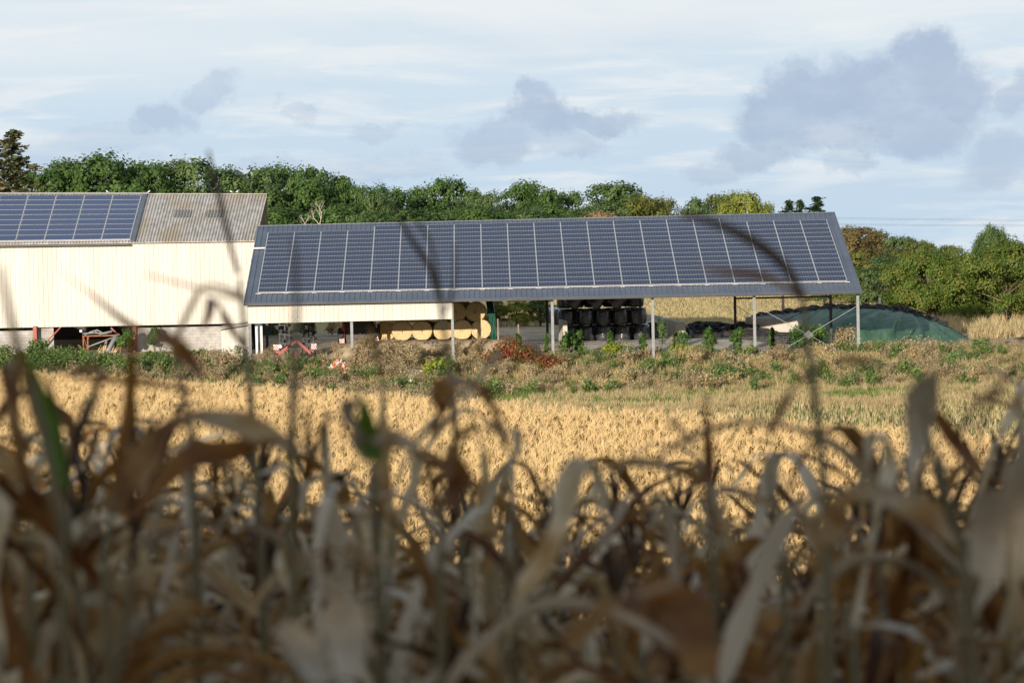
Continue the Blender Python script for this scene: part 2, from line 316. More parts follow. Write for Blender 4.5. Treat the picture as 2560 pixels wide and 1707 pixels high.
# ground sheet: soil in the field, verge grass on the bank, trodden yard, stubble beyond
def groundmat():
    m = bpy.data.materials.new('ground_cover'); m.use_nodes = True; nt = m.node_tree; n = nt.nodes; l = nt.links; p = n['Principled BSDF']; p.inputs['Roughness'].default_value = .95; p.inputs['Specular IOR Level'].default_value = .1
    tcn = n.new('ShaderNodeTexCoord'); s = n.new('ShaderNodeSeparateXYZ'); l.new(tcn.outputs['Object'], s.inputs[0])
    def tex(sc, stretch=(1, 1, 1), det=6):
        mp = n.new('ShaderNodeMapping'); mp.inputs['Scale'].default_value = stretch; l.new(tcn.outputs['Object'], mp.inputs[0])
        t = n.new('ShaderNodeTexNoise'); t.inputs['Scale'].default_value = sc; t.inputs['Detail'].default_value = det; l.new(mp.outputs[0], t.inputs['Vector']); return t.outputs['Fac']
    def mr(v, a, b):
        q = n.new('ShaderNodeMapRange'); q.interpolation_type = 'SMOOTHSTEP'; l.new(v, q.inputs[0]); q.inputs[1].default_value = a; q.inputs[2].default_value = b; return q.outputs[0]
    def mix(f, a, b):
        q = n.new('ShaderNodeMix'); q.data_type = 'RGBA'; l.new(f, q.inputs[0])
        for i, v in ((6, a), (7, b)):
            if isinstance(v, tuple): q.inputs[i].default_value = v+(1,)
            else: l.new(v, q.inputs[i])
        return q.outputs[2]
    soil = mix(mr(tex(3), .4, .6), (.13, .09, .05), (.24, .17, .09))
    strip = mix(mr(tex(1.6, (1, 2.5, 1)), .4, .6), (.11, .13, .04), (.30, .23, .11))
    verge = mix(mr(tex(1.2), .4, .6), (.10, .10, .035), (.28, .20, .10))
    yard = mix(mr(tex(.7), .4, .62), (.34, .26, .17), (.52, .42, .29))
    stub = mix(mr(tex(1.1, (.6, 1.5, 1), 8), .38, .62), (.36, .27, .12), (.54, .42, .21))
    stub = mix(mr(tex(.05, (.4, 3, 1), 3), .5, .6), stub, (.34, .30, .12))
    c = mix(mr(s.outputs[1], 150, 156), soil, strip)
    c = mix(mr(s.outputs[1], 194, 199), c, verge)
    c = mix(mr(s.outputs[1], 212, 214), c, yard)
    c = mix(mr(s.outputs[1], 254, 262), c, stub)
    l.new(c, p.inputs['Base Color'])
    b = n.new('ShaderNodeBump'); b.inputs['Strength'].default_value = .6; b.inputs['Distance'].default_value = .06; l.new(tex(6), b.inputs['Height']); l.new(b.outputs[0], p.inputs['Normal'])
    return m
mGround = groundmat()
# ------------------------------------------------------------------ ground
gx = np.concatenate([np.linspace(-2600, -80, 12), np.linspace(-70, 70, 141), np.linspace(80, 2600, 12)])
gy = np.concatenate([np.linspace(-400, -14, 8), np.linspace(-12, 190, 152), np.linspace(191, 232, 83), np.linspace(236, 420, 24), np.linspace(450, 6000, 14)])
GX, GY = np.meshgrid(gx, gy); GZ = terr(GX, GY); nx_ = len(gx)
mb = MB(); mb.add(np.stack([GX, GY, GZ], -1).reshape(-1, 3), [(j*nx_+i, j*nx_+i+1, (j+1)*nx_+i+1, (j+1)*nx_+i) for j in range(len(gy)-1) for i in range(nx_-1)])
tag(mb.build('ground', mGround, smooth=True), 'farmland falling from the corn to a weedy bank, yard and straw-coloured stubble field', 'ground', kind='structure')
# concrete apron in front of the silage clamps
A1 = at(1395, 862, 228); A2 = at(1960, 850, 228)
mb = MB(); xs = np.linspace(A1.x, 17.5, 40); ysA = np.linspace(218, 236, 37)
mb.add([(x, y, gz(x, y)+.02) for y in ysA for x in xs], [(j*40+i, j*40+i+1, j*40+41+i, j*40+40+i) for j in range(36) for i in range(39)])
tag(mb.build('concrete_yard', mat('apron_concrete', (.48, .42, .35), (.62, .56, .48), .8, .9, c3=(.3, .27, .23), s3=.5)), 'pale concrete yard floor behind the wire fence', 'yard', kind='structure')

# ------------------------------------------------------------------ sheets on a bilinear patch
def bil(c, s, t):      # c = front-left, front-right, back-right, back-left
    a, b, cc, d = c; return (a*(1-s)+b*s)*(1-t)+(d*(1-s)+cc*s)*t
def solve(c, px, py):
    s, t = .5, .5
    for _ in range(25):
        e = .001; x0, y0 = project(bil(c, s, t)); xs_, ys_ = project(bil(c, s+e, t)); xt, yt = project(bil(c, s, t+e))
        J = np.array([[(xs_-x0)/e, (xt-x0)/e], [(ys_-y0)/e, (yt-y0)/e]]); d = np.linalg.solve(J, [px-x0, py-y0]); s += d[0]; t += d[1]
    return s, t
def sheet(c, prof, pitch, thick=.0, s0=0., s1=1., t0=0., t1=1., nt_=1, mb=None):
    """profiled metal: prof = [(fraction of pitch, height)] repeated along s, extruded along t"""
    mb = mb or MB(); n = (c[1]-c[0]).cross(c[3]-c[0]).normalized(); Lm = (c[1]-c[0]).length*(s1-s0); k = int(Lm/pitch)+1; U = []
    for i in range(k):
        for f, h in prof:
            u = (i+f)*pitch
            if u < Lm: U.append((u/Lm*(s1-s0)+s0, h))
    U.append((s1, prof[0][1])); V = []
    for j in range(nt_+1):
        t = t0+(t1-t0)*j/nt_
        for s, h in U: V.append(bil(c, s, t)+n*h)
    m = len(U); mb.add(V, [(j*m+i, j*m+i+1, (j+1)*m+i+1, (j+1)*m+i) for j in range(nt_) for i in range(m-1)])
    if thick:
        V = []; Fc = []
        for j in (0, 1):
            t = t0 if j == 0 else t1
            for s, h in U: V += [bil(c, s, t)+n*h, bil(c, s, t)-n*thick]
        b = 2*m
        for i in range(m-1):
            Fc += [(2*i+1, 2*i+3, 2*i+2, 2*i), (b+2*i, b+2*i+2, b+2*i+3, b+2*i+1), (2*i+1, b+2*i+1, b+2*i+3, 2*i+3)]
        Fc += [(0, b, b+1, 1), (2*m-2, 2*m-1, b+2*m-1, b+2*m-2)]
        mb.add(V, Fc)
    return mb
CLAD = [(0, 0), (.004, -.09), (.10, -.09), (.104, 0), (.34, 0), (.36, -.008), (.40, -.008), (.42, 0), (.66, 0), (.68, -.008), (.72, -.008), (.74, 0)]
def panel_mesh(w, h, cell, name='solar_panel'):
    me = bpy.data.meshes.new(name); f = .010; z0, z1 = 0, .04; V = []; 
    def rect(x0, y0, x1, y1, z): return [(x0, y0, z), (x1, y0, z), (x1, y1, z), (x0, y1, z)]
    V = rect(0, 0, w, h, z0)+rect(0, 0, w, h, z1)+rect(f, f, w-f, h-f, z1)+rect(f, f, w-f, h-f, z1-.004)
    Fc = [(3, 2, 1, 0)]+[(i, (i+1) % 4, 4+(i+1) % 4, 4+i) for i in range(4)]+[(4+i, 4+(i+1) % 4, 8+(i+1) % 4, 8+i) for i in range(4)]+[(8+i, 8+(i+1) % 4, 12+(i+1) % 4, 12+i) for i in range(4)]+[(12, 13, 14, 15)]
    me.from_pydata(V, [], Fc); me.materials.append(mFrame); me.materials.append(cell); me.polygons[-1].material_index = 1
    uv = me.uv_layers.new(name='UVMap')
    for li, lo in enumerate(me.loops): v = V[lo.vertex_index]; uv.data[li].uv = (v[0]/w, v[1]/h)
    return me
def frame_at(c, s, t, lift):
    e = 1e-3; o = bil(c, s, t); X = (bil(c, s+e, t)-o).normalized(); Y = bil(c, s, t+e)-o; Y = (Y-X*Y.dot(X)).normalized(); Z = X.cross(Y)
    return Matrix((X, Y, Z)).transposed().to_4x4(), o+Z*lift

# ------------------------------------------------------------------ the open shed with the long solar roof
PY = 212.0
roofc = [at(608.5, 758, 211.3), at(2156, 728, 211.3), at(2087, 531.6, 226.6), at(644, 566, 226.6)]
O = Vector((at(627, 922, PY).x, PY, 0)); O.z = gz(O.x, O.y)
shed = empty('open_shed', O, 'long open farm shed on steel posts with a monopitch anthracite roof covered in solar panels', 'shed')
def P_(mb, name, m, parent=shed, org=O, sm_=False): return local(mb, org).build(name, m, parent, sm_)
P_(sheet(roofc, [(0, 0), (.10, .045), (.24, .045), (.34, 0)], .327, .05), 'roof', mAnth)
def roof_z(x, y):
    s, t = .5, .5
    for _ in range(6):
        p = bil(roofc, s, t); s += (x-p.x)/(roofc[1]-roofc[0]).length; t += (y-p.y)/(roofc[3]-roofc[0]).y
    return bil(roofc, s, t).z
mb = MB(); e = Vector((0, 0, 1)); mb.bar(roofc[0]-e*.11+Vector((0, .03, 0)), roofc[1]-e*.11+Vector((0, .03, 0)), .06, .12); P_(mb, 'gutter', mDark)
mb = MB(); mb.bar(roofc[3]+e*.03, roofc[2]+e*.03, .12, .06); P_(mb, 'ridge_flashing', mAnth)
front_px = [(624.5, 809), (879, 804), (1131, 798), (1380, 751), (1631, 745), (1885, 737), (2144, 733)]
back_px = [(667, 809), (900, 790), (1135, 790), (1367, 749), (1600, 745), (1837, 738), (2076, 732)]
YB = 226.2; FX = []; BX = []
def ipost(x, y, z0, z1, m, name):
    mb = MB(); w = .17
    mb.box((x, y-.08, (z0+z1)/2), (w, .014, z1-z0)); mb.box((x, y+.08, (z0+z1)/2), (w, .014, z1-z0)); mb.box((x, y, (z0+z1)/2), (.012, .146, z1-z0)); mb.box((x, y, z0+.01), (.3, .3, .02))
    return P_(mb, name, m)
for i, (a, b) in enumerate(front_px):
    x = at(a, b, PY).x; FX.append(x); ipost(x, PY, gz(x, PY)-.1, roof_z(x, PY)-.33, mGalv, 'front_post')
for i, (a, b) in enumerate(back_px):
    x = at(a, b, YB).x; BX.append(x); ipost(x, YB, gz(x, YB)-.1, roof_z(x, YB)-.33, mDark, 'back_post')
for i in range(7):
    x0, x1 = FX[i], BX[i]; mb = MB()
    mb.bar((x0, PY-.2, roof_z(x0, PY-.2)-.21), (x1, YB+.2, roof_z(x1, YB+.2)-.21), .12, .22)
    mb.bar((x0, PY+.09, roof_z(x0, PY)-.95), (x0, PY+.9, roof_z(x0, PY+.9)-.3), .1, .1)
    P_(mb, 'rafter', mDark)
for j in range(7):
    t = .04+.92*j/6; mb = MB(); mb.bar(bil(roofc, .003, t)-e*.1, bil(roofc, .997, t)-e*.1, .07, .09); P_(mb, 'purlin', mDark)
mb = MB(); zt = at(1900, 743, YB).z; mb.bar((BX[5]+.09, YB, zt-.05), (BX[6]-.09, YB, zt-.05), .1, .12); P_(mb, 'tie_beam', mDark)
def brace(xa, xb, y, za, zb, w, m, name):
    for q, (p, r) in enumerate((((xa, y-.02, za), (xb, y-.02, zb)), ((xa, y+.04, zb), (xb, y+.04, za)))):
        mb = MB(); mb.bar(p, r, w, .03); P_(mb, name, m)
    mb = MB(); mb.box(((xa+xb)/2, y-.04, (za+zb)/2), (.42, .02, .42), Matrix.Rotation(R(45), 3, 'Y')); P_(mb, 'gusset_plate', m)
brace(at(1896, 770, PY).x, FX[6], PY, at(2138, 764, PY).z, at(2125, 905, PY).z, .085, mGalv, 'wind_brace')
brace(BX[5], BX[6], YB, at(1842, 762, YB).z, at(2060, 915, YB).z, .075, mDark, 'rear_wind_brace')
# cream fascia over the left bays
fa = [at(619, 809, 211.8), at(1131.5, 797.5, 211.8)]; fa[0].z -= .0
fc = [fa[0], fa[1], Vector((fa[1].x, 211.8, roof_z(fa[1].x, 211.8)-.06)), Vector((fa[0].x, 211.8, roof_z(fa[0].x, 211.8)-.06))]
fsh = sheet(fc, CLAD, .285, .04); P_(fsh, 'fascia_cladding', mCream)
# solar panels on the roof
sL, tL = solve(roofc, 645, 737); sR, _ = solve(roofc, 2118, 704); tS = (solve(roofc, 671, 585)[1]+solve(roofc, 2063, 555)[1])/2; tT = solve(roofc, 938, 571)[1]; tB = (tL+solve(roofc, 2118, 704)[1])/2
Lu = (roofc[1]-roofc[0]).length; Lt = (roofc[3]-roofc[0]).length
pw = (sR-sL)*Lu/21; rt = (tS-tB)/14; ph = rt*Lt
pme = panel_mesh(pw-.05, ph-.008, mCell); rest = []; cnt = 0
for row in range(15):
    for col in range(21):
        if row == 14 and not 4 <= col <= 16: continue
        s = sL+(sR-sL)*col/21; t = tB+rt*row
        rm, o = frame_at(roofc, s, t, .09)
        if cnt < 100:
            ob = bpy.data.objects.new('solar_panel', pme); COL.objects.link(ob); ob.parent = shed; ob.matrix_local = Matrix.Translation(o-O) @ rm; cnt += 1
        else: rest.append(Matrix.Translation(o-O) @ rm)
V = np.array([v.co for v in pme.vertices]); mbr = MB(); uvs = []
pf = [tuple(p.vertices) for p in pme.polygons]; pu = [tuple(q.uv) for q in pme.uv_layers[0].data]
for mtx in rest:
    Vw = V @ np.array(mtx.to_3x3()).T+np.array(mtx.translation); mbr.add(Vw, pf); mbr.m[-1] = 1; uvs += pu
ob = mbr.build('solar_panels', [mFrame, mCell], shed); ul = ob.data.uv_layers.new(name='UVMap'); ul.data.foreach_set('uv', np.array(uvs, dtype=np.float32).ravel()); tag(ob, kind='stuff')
mb = MB()
for col in range(22):                         # clamps and rail under the lowest row
    p = bil(roofc, sL+(sR-sL)*col/21, tB-.004); mb.box(p+Vector((0, 0, .05)), (.3, .05, .04))
for col in range(22):                         # pale strip closing each gap between columns
    s_ = sL+(sR-sL)*col/21-.0006; tt_ = tT if 4 <= col <= 17 else tS
    mb.bar(bil(roofc, s_, tB)+e*.118, bil(roofc, s_, tt_)+e*.118, .055, .02)
mb.bar(bil(roofc, sL, tB-.003)+e*.06, bil(roofc, sR, tB-.003)+e*.06, .03, .025); P_(mb, 'panel_rail', mFrame)
p0 = at(636, 624, 216.5); mb = MB()
sA, tA = solve(roofc, 630, 624.5); p = bil(roofc, sA, tA)+e*.1; q = bil(roofc, solve(roofc, 663, 623)[0], tA)+e*.1; mb.bar(p+Vector((-.2, 0, 0)), q, .16, .09); P_(mb, 'cable_duct', mFrame)

# ------------------------------------------------------------------ the big barn on the left
DB = 226.0
bx0 = -300; xr = at(645, 602, DB).x
eL = at(0, 611, DB-.35); eR = at(640, 602.5, DB-.35); xl = at(bx0, 611, DB).x
k = (xl-eL.x)/(eR.x-eL.x); eX = eL+(eR-eL)*k
rL = at(0, 487.5, 240); rR = at(668, 487.5, 240); k = (xl-1.5-rL.x)/(rR.x-rL.x); rX = rL+(rR-rL)*k
OB = Vector((xr, DB, 1.25))
barn = empty('barn', OB, 'big barn with cream corrugated wall, grey fibre-cement roof and blue solar panels at the left', 'barn')
B_ = lambda mb, name, m, sm_=False: local(mb, OB).build(name, m, barn, sm_)
bc = [eX, eR, rR, rX]
wav = [(j/8, .028*math.cos(2*math.pi*j/8)+.028) for j in range(8)]
B_(sheet(bc, wav, .205, .04), 'roof', mFibre, False)
back = [rX, rR, Vector((eR.x-1.3, 254, eR.z)), Vector((eX.x, 254, eX.z))]
B_(sheet(back, [(0, 0), (.5, .03)], .4, .04), 'rear_roof', mFibre)
nrm = (bc[1]-bc[0]).cross(bc[3]-bc[0]).normalized()
for (a, b, c_, d_) in ((432, 475, 527, 545), (515, 556, 527, 545)):
    s0, t0 = solve(bc, a, d_); s1, _ = solve(bc, b, d_); _, t1 = solve(bc, a, c_)
    sh = [bil(bc, s0, t0)+nrm*.012, bil(bc, s1, t0)+nrm*.012, bil(bc, s1, t1)+nrm*.012, bil(bc, s0, t1)+nrm*.012]
    B_(sheet(sh, wav, .205), 'rooflight', mSkyl)
# metal ridge over the panels, ridge tiles over the rest
s_e, _ = solve(bc, 372, 489); p = bil(bc, s_e, 1); mb = MB(); mb.bar(rX+nrm*.12, p+nrm*.12, .5, .1); B_(mb, 'ridge_cap', mGalv)
mb = MB(); n_ = 60
for i in range(n_):
    a = p+(rR-p)*(i/n_); b = p+(rR-p)*((i+.92)/n_); mb.bar(a+e*.05, b+e*(.09), .34, .06)
B_(mb, 'ridge_tiles', mFibre)
# panels: right edge px 324.7 at the bottom / 356 at the top
sP, tP = solve(bc, 324.7, 603); _, tQ = solve(bc, 356, 493); LB = (bc[1]-bc[0]).length; LBt = (bc[3]-bc[0]).length
sStep = sP-solve(bc, 324.7-71.4, 604)[0]; bw = sStep*LB; rb = (tQ-tP)/9; bme = panel_mesh(bw-.05, rb*LBt-.05, mCellB)
n3 = MB(); dd = [bil(bc, sP-sStep*7, tP-.004), bil(bc, sP+.002, tP-.004), bil(bc, sP+.002, tQ+.004), bil(bc, sP-sStep*7, tQ+.004)]
n3.add([q+nrm*.062 for q in dd]+[q+nrm*.10 for q in dd], [(3, 2, 1, 0), (4, 5, 6, 7), (0, 1, 5, 4), (1, 2, 6, 5), (2, 3, 7, 6), (3, 0, 4, 7)]); B_(n3, 'panel_backing', mFrame)
for col in range(7):
    for row in range(9):
        rm, o = frame_at(bc, sP-sStep*(col+1)+.0006, tP+rb*row, .115); ob = bpy.data.objects.new('solar_panel', bme); COL.objects.link(ob); ob.parent = barn; ob.matrix_local = Matrix.Translation(o-OB) @ rm
mb = MB()
for col in range(7): mb.bar(bil(bc, sP-sStep*col, tP)+nrm*.15, bil(bc, sP-sStep*col, tQ)+nrm*.15, .07, .02)
B_(mb, 'panel_rail', mFrame)
mb = MB(); q0 = bil(bc, sP+.008, -.0); q1 = bil(bc, sP+.008, 1.); mb.bar(q0+nrm*.1, q1+nrm*.1, .28, .08); B_(mb, 'verge_flashing', mAnth)
mb = MB(); mb.bar(eX+Vector((0, -.05, -.12)), bil(bc, sP, 0)+Vector((0, -.05, -.12)), .14, .12); B_(mb, 'gutter', mDark)
# walls
wl = at(0, 820, DB); wr = at(630, 808, DB); zb = lambda x: wl.z+(wr.z-wl.z)*(x-wl.x)/(wr.x-wl.x)
ez = lambda x: eL.z+(eR.z-eL.z)*(x-eL.x)/(eR.x-eL.x)+.05
fcw = [Vector((xl, DB, zb(xl))), Vector((xr, DB, zb(xr))), Vector((xr, DB, ez(xr))), Vector((xl, DB, ez(xl)))]
B_(sheet(fcw, CLAD, .31, .04), 'wall_cladding', mCream)
mb = MB(); mb.add([(xr-.35, DB, 1.2), (xr-1.9, 254, 1.2), (xr-1.9, 254, eR.z), (xr-1.1, 240, rR.z-.15), (xr-.35, DB, eR.z)], [(0, 1, 2, 3, 4)]); mb.add([(xr-.47, DB, 1.2), (xr-2.02, 254, 1.2), (xr-2.02, 254, eR.z), (xr-1.22, 240, rR.z-.15), (xr-.47, DB, eR.z)], [(4, 3, 2, 1, 0)])
B_(mb, 'gable_wall', mCream)
mb = MB(); mb.box(((xl+xr)/2, 253.9, 3), (xr-xl, .2, 9)); mb.box((xl, 240, 3), (.2, 28, 9)); B_(mb, 'rear_wall', mat('dark_interior', (.05, .045, .04)))  # closing walls; near-black colour stands in for the shade inside the barn
for a, b, top, y in ((bx0, 83, 826, DB+.1), (341, 622, 814, DB+.1), (92, 116, 812, DB+.5), (116, 134, 812, DB+.5)):
    p, q = at(a, top, y), at(b, top, y); mb = MB(); mb.box(((p.x+q.x)/2, y, (1.0+q.z)/2), (q.x-p.x-.005, .2, q.z-1.0)); B_(mb, 'block_wall', mBlock)
for a in (87, 336):
    p = at(a, 815, DB-.13); mb = MB(); mb.box((p.x, DB-.13, (1.1+p.z)/2), (.24, .2, p.z-1.1)); B_(mb, 'column', mRed)
mb = MB(); mb.bar(at(152, 817, DB+.2), at(106, 866, DB-.15), .09); B_(mb, 'knee_brace', mRed)
mb = MB(); mb.bar(at(277, 819, DB-.3), at(322, 862, DB-.3), .09); B_(mb, 'knee_brace', mRed)
# lean-to at the corner
mb = MB(); l0 = at(552, 822, 222); l1 = at(625, 811, 222)
lc = [Vector((l0.x, 222, 1.2)), Vector((l1.x, 222, 1.2)), l1, l0]; sh = sheet(lc, CLAD, .31, .04)
B_(sh, 'lean_to_wall', mCream)
mb = MB(); rc = [at(544, 824.5, 221.6), at(628, 811, 221.6)]; mb.add([rc[0], rc[1], rc[1]+Vector((0, 4.2, .1)), rc[0]+Vector((0, 4.2, .1)), rc[0]+e*.06, rc[1]+e*.06, rc[1]+Vector((0, 4.2, .16)), rc[0]+Vector((0, 4.2, .16))], [(3, 2, 1, 0), (4, 5, 6, 7), (0, 1, 5, 4), (1, 2, 6, 5), (2, 3, 7, 6), (3, 0, 4, 7)]); B_(mb, 'lean_to_roof', mFibre)
for a in (641, 653):
    p = at(a, 815, 222.5); mb = MB(); mb.box((p.x, 222.5, (1.1+p.z)/2), (.15, .15, p.z-1.1)); B_(mb, 'corner_post', mFrame)
# ------------------------------------------------------------------ doves on the ridge
def bird(px, py, face, label):
    t = at(px, py, 240.05); o = empty('dove', (0, 0, 0), label, 'bird', 'white doves on the barn ridge')
    mb = MB(); V = []
    mb.lathe([(0, -.16), (.035, -.13), (.075, -.06), (.085, .02), (.07, .09), (.045, .13), (.045, .16), (.04, .19), (0, .215)], (0, 0, .13), (.75*face, 0, .62), 10)
    mb.build('body', mWhite, o, True)
    mb = MB(); mb.add([(-.1*face, -.05, .05), (-.1*face, .05, .05), (-.3*face, .04, -.01), (-.3*face, -.04, -.01), (-.1*face, 0, .1), (-.3*face, 0, .02)], [(0, 1, 2, 3), (0, 3, 5, 4), (1, 4, 5, 2)]); mb.build('tail', mWhite, o)
    for s in (-1, 1):
        mb = MB(); mb.tube([(.0, s*.02, .08), (.0, s*.02, 0)], .008, 5); mb.build('leg', mRusty, o)
    s_, t_ = solve(bc, px, py+8); o.location = bil(bc, s_, 1)+Vector((0, 0, .17)); o.scale = (.55, .55, .55); return o
bird(267, 484, -1, 'white dove alone on the metal ridge above the blue panels')
bird(370, 489, 1, 'white dove where the metal ridge meets the corrugated roof')
bird(577, 484, -1, 'left one of two white doves near the right end of the barn ridge')
bird(592, 484, 1, 'right one of two white doves near the right end of the barn ridge')

# ------------------------------------------------------------------ junk in the barn opening
yj = 225.2
def X(px, py, d): return at(px, py, d)
g0 = gz(X(240, 890, yj).x, yj)
o = X(225, 880, yj); o.z = g0; rack = empty('steel_rack', o, 'rusty steel rack with bent galvanised pipes on top in the barn opening', 'rack')
mb = MB()
for a in (208, 219):
    p = X(a, 838, yj); mb.bar((p.x, yj, g0-.1), p, .09)
mb.bar(X(206, 840, yj), X(300, 838, yj), .1); mb.bar(X(300, 838, yj), Vector((X(300, 838, yj).x, yj, g0)), .08)
mb.bar(X(209, 842, yj), X(222, 885, yj), .04); mb.bar(X(222, 842, yj), X(213, 885, yj), .04)
local(mb, o).build('frame', mRust, rack)
mb = MB(); mb.tube([X(212, 838, yj-.2), X(226, 830, yj-.2), X(243, 825, yj-.2), (X(257, 833, yj-.2)), X(284, 826, yj-.2)], .05, 8); mb.tube([X(206, 834, yj-.3), X(235, 832, yj-.3), X(258, 834, yj-.3), X(280, 830, yj-.3)], .045, 8)
mb.tube([X(219, 833, yj-.25), X(236, 827, yj-.25), X(250, 836, yj-.25), X(270, 833, yj-.25)], .04, 8)
local(mb, o).build('pipe', mGalv, rack, True)
mb = MB(); mb.box(X(202, 827.5, yj-.1), (.16, .08, .14)); local(mb, o).build('lamp', mWhite, rack)
o2 = X(275, 885, 224.6); o2.z = g0; pl = empty('steel_pipes', o2, 'long galvanised pipes leaning across the barn opening', 'pipes')
mb = MB(); mb.tube([X(292, 838, 224.6), X(260, 893, 224.0)], .14, 12); local(mb, o2).build('pipe', mGalv, pl, True)
mb = MB(); mb.tube([X(287, 842, 224.9), X(220, 867, 224.9)], .05, 8); local(mb, o2).build('pipe', mGalv, pl, True)
rg = random.Random(5)
for i in range(16):
    a = 242+i*4.0+rg.uniform(-1.5, 1.5); top = a+rg.uniform(5, 12); h = rg.uniform(848, 866) if i < 9 else rg.uniform(862, 870)
    b = X(a, 884, yj+.35); b.z = g0; tt = X(top, h, yj+.7); mb = MB(); oo = b.copy(); mb.tube([b, tt], [.045, .035], 7)
    s = local(mb, oo).build('wooden_stake', mStake, None, True, oo); tag(s, 'peeled wooden stake leaning in the bundle behind the steel rack', 'stake', 'peeled stakes leaning in the barn opening')

# ------------------------------------------------------------------ farm machines under the shed
def stripes(o, c, w, h, y, flip=1):
    """red and white diagonal warning plate as real strips on a plate"""
    mb = MB(); mb.box((c.x, y, c.z), (w, .02, h)); n = 3; base = mb
    for i in range(-1, n+1):
        a = (i*2)/(2*n); P = []
        # parallelogram clipped to the plate
        def clip(u0):
            return u0
        x0 = c.x-w/2; z0 = c.z-h/2
        pts = []
        for v in np.linspace(0, 1, 9):
            l_ = min(1, max(0, a+v*.66)); r_ = min(1, max(0, a+v*.66+.2))
            pts.append((l_, r_, v))
        Vv = []; Fc = []
        for (l_, r_, v) in pts:
            if flip < 0: l_, r_ = 1-r_, 1-l_
            Vv += [(x0+l_*w, y-.0125, z0+v*h), (x0+r_*w, y-.0125, z0+v*h)]
        for q in range(8):
            if pts[q][1]-pts[q][0] > 1e-4 or pts[q+1][1]-pts[q+1][0] > 1e-4: Fc.append((2*q, 2*q+1, 2*q+3, 2*q+2))
        if Fc: mb.add(Vv, Fc, 1)
    return mb
ym = 218.0
o = X(738, 895, ym); o.z = gz(o.x, ym); har = empty('disc_harrow', o, 'folded disc harrow with red arms and striped warning plates under the shed', 'harrow')
H_ = lambda mb, name, m, s=False: local(mb, o).build(name, m, har, s)
for a, b, c_, d_ in ((697, 884, 742, 852), (742, 852, 776, 882)):
    mb = MB(); mb.bar(X(a, b, ym-.2), X(c_, d_, ym-.2), .2, .16); H_(mb, 'drawbar', mRedP)
mb = MB(); mb.bar(X(690, 880, ym), X(700, 880, ym), .18, .16); mb.bar(X(772, 881, ym), X(784, 878, ym), .16, .16); mb.bar(X(740, 880, ym+.1), X(740, 905, ym+.1), .16); H_(mb, 'carrier', mRedP)
for cx, cy, fl in ((690.5, 868, 1), (784.5, 866, -1)):
    p = X(cx, cy, ym-.3); q = stripes(o, p, .34, .36, ym-.3, fl); H_(q, 'warning_plate', [mWhite, mRedP])
p = X(700.5, 866, ym-.34); mb = MB(); mb.lathe([(0, .012), (.115, .012), (.115, -.012), (0, -.012)], p, (0, -1, 0), 20)
sg = H_(mb, 'speed_sign', mWhite)
fcv = bpy.data.curves.new('digits', 'FONT'); fcv.body = '40'; fcv.size = .15; fcv.align_x = 'CENTER'; fcv.align_y = 'CENTER'; fcv.extrude = .002
fo = bpy.data.objects.new('digits', fcv); COL.objects.link(fo); C.view_layer.update(); dm = bpy.data.meshes.new_from_object(fo); bpy.data.objects.remove(fo)
dm.materials.clear(); dm.materials.append(mDark); do = bpy.data.objects.new('digits', dm); COL.objects.link(do); do.parent = sg; do.location = p-o+Vector((0, -.016, 0)); do.rotation_euler = (R(90), 0, 0)
for cx in (690, 785):
    p = X(cx, 897, ym); p.z = gz(p.x, ym)+.32; mb = MB(); mb.lathe([(0, -.14), (.2, -.15), (.31, -.13), (.33, -.08), (.33, .08), (.31, .13), (.2, .15), (0, .14)], p, (1, 0, 0), 20); H_(mb, 'wheel', mTyre, True)
# folded wings: frames standing up with disc gangs
for sx, base_ in ((-1, 712), (1, 772)):
    mb = MB(); b0 = X(base_-6*sx, 880, ym+.6)
    for kx in (-12, 0, 10):
        mb.bar(X(base_+kx, 884, ym+.6), X(base_+kx*1.1, 802, ym+.6), .08)
    for yy in (812, 835, 858): mb.bar(X(base_-16, yy, ym+.6), X(base_+14, yy+2, ym+.6), .07)
    H_(mb, 'wing_frame', mDark)
    for yy, kx in ((812, 6), (829, -9), (831, 12), (846, 12), (852, -4), (819, -18)):
        p = X(base_+kx, yy, ym+.35); mb = MB(); mb.lathe([(0, -.02), (.23, 0), (.25, .05), (.22, .06), (0, .04)], p, (.2, .25, 1), 16); mb.lathe([(.12, -.1), (.12, .12)], p, (.2, .25, 1), 10); H_(mb, 'disc', mDark, False)
yt = 217.0
o = X(895, 895, yt); o.z = gz(o.x, yt); tr = empty('farm_trailer', o, 'dark trailed machine with red side wings and striped plates behind the second front post', 'trailer')
H_ = lambda mb, name, m, s=False: local(mb, o).build(name, m, tr, s)
a, b = X(858, 802, yt+.6), X(934, 868, yt+.6)
mb = MB(); mb.box(((a.x+b.x)/2, yt+1.9, (a.z+b.z)/2), (b.x-a.x, 2.6, a.z-b.z)); ob = H_(mb, 'body', mat('machine_black', (.02, .018, .016), (.035, .03, .026), 3, .5)); bevel(ob, .08)
mb = MB()
for i in range(5): z_ = b.z+(a.z-b.z)*(i+.5)/5; mb.box(((a.x+b.x)/2, yt+.57, z_), (b.x-a.x-.2, .05, .06))
mb.tube([X(872, 846, yt+.5), X(918, 846, yt+.5)], .03, 6); H_(mb, 'rear_rib', mat('machine_brown', (.09, .07, .05)))
for sx, pts in ((-1, [(850, 848), (862, 848), (862, 812), (857, 800)]), (1, [(935, 850), (947, 846), (945, 818), (937, 799)])):
    V = [X(a_, b_, yt+.4) for a_, b_ in pts]; V2 = [v+Vector((0, 1.6, 0)) for v in V]
    mb = MB(); mb.add(V+V2, [(0, 1, 2, 3), (7, 6, 5, 4), (0, 4, 5, 1), (1, 5, 6, 2), (2, 6, 7, 3), (3, 7, 4, 0)]); H_(mb, 'side_wing', mRedP)
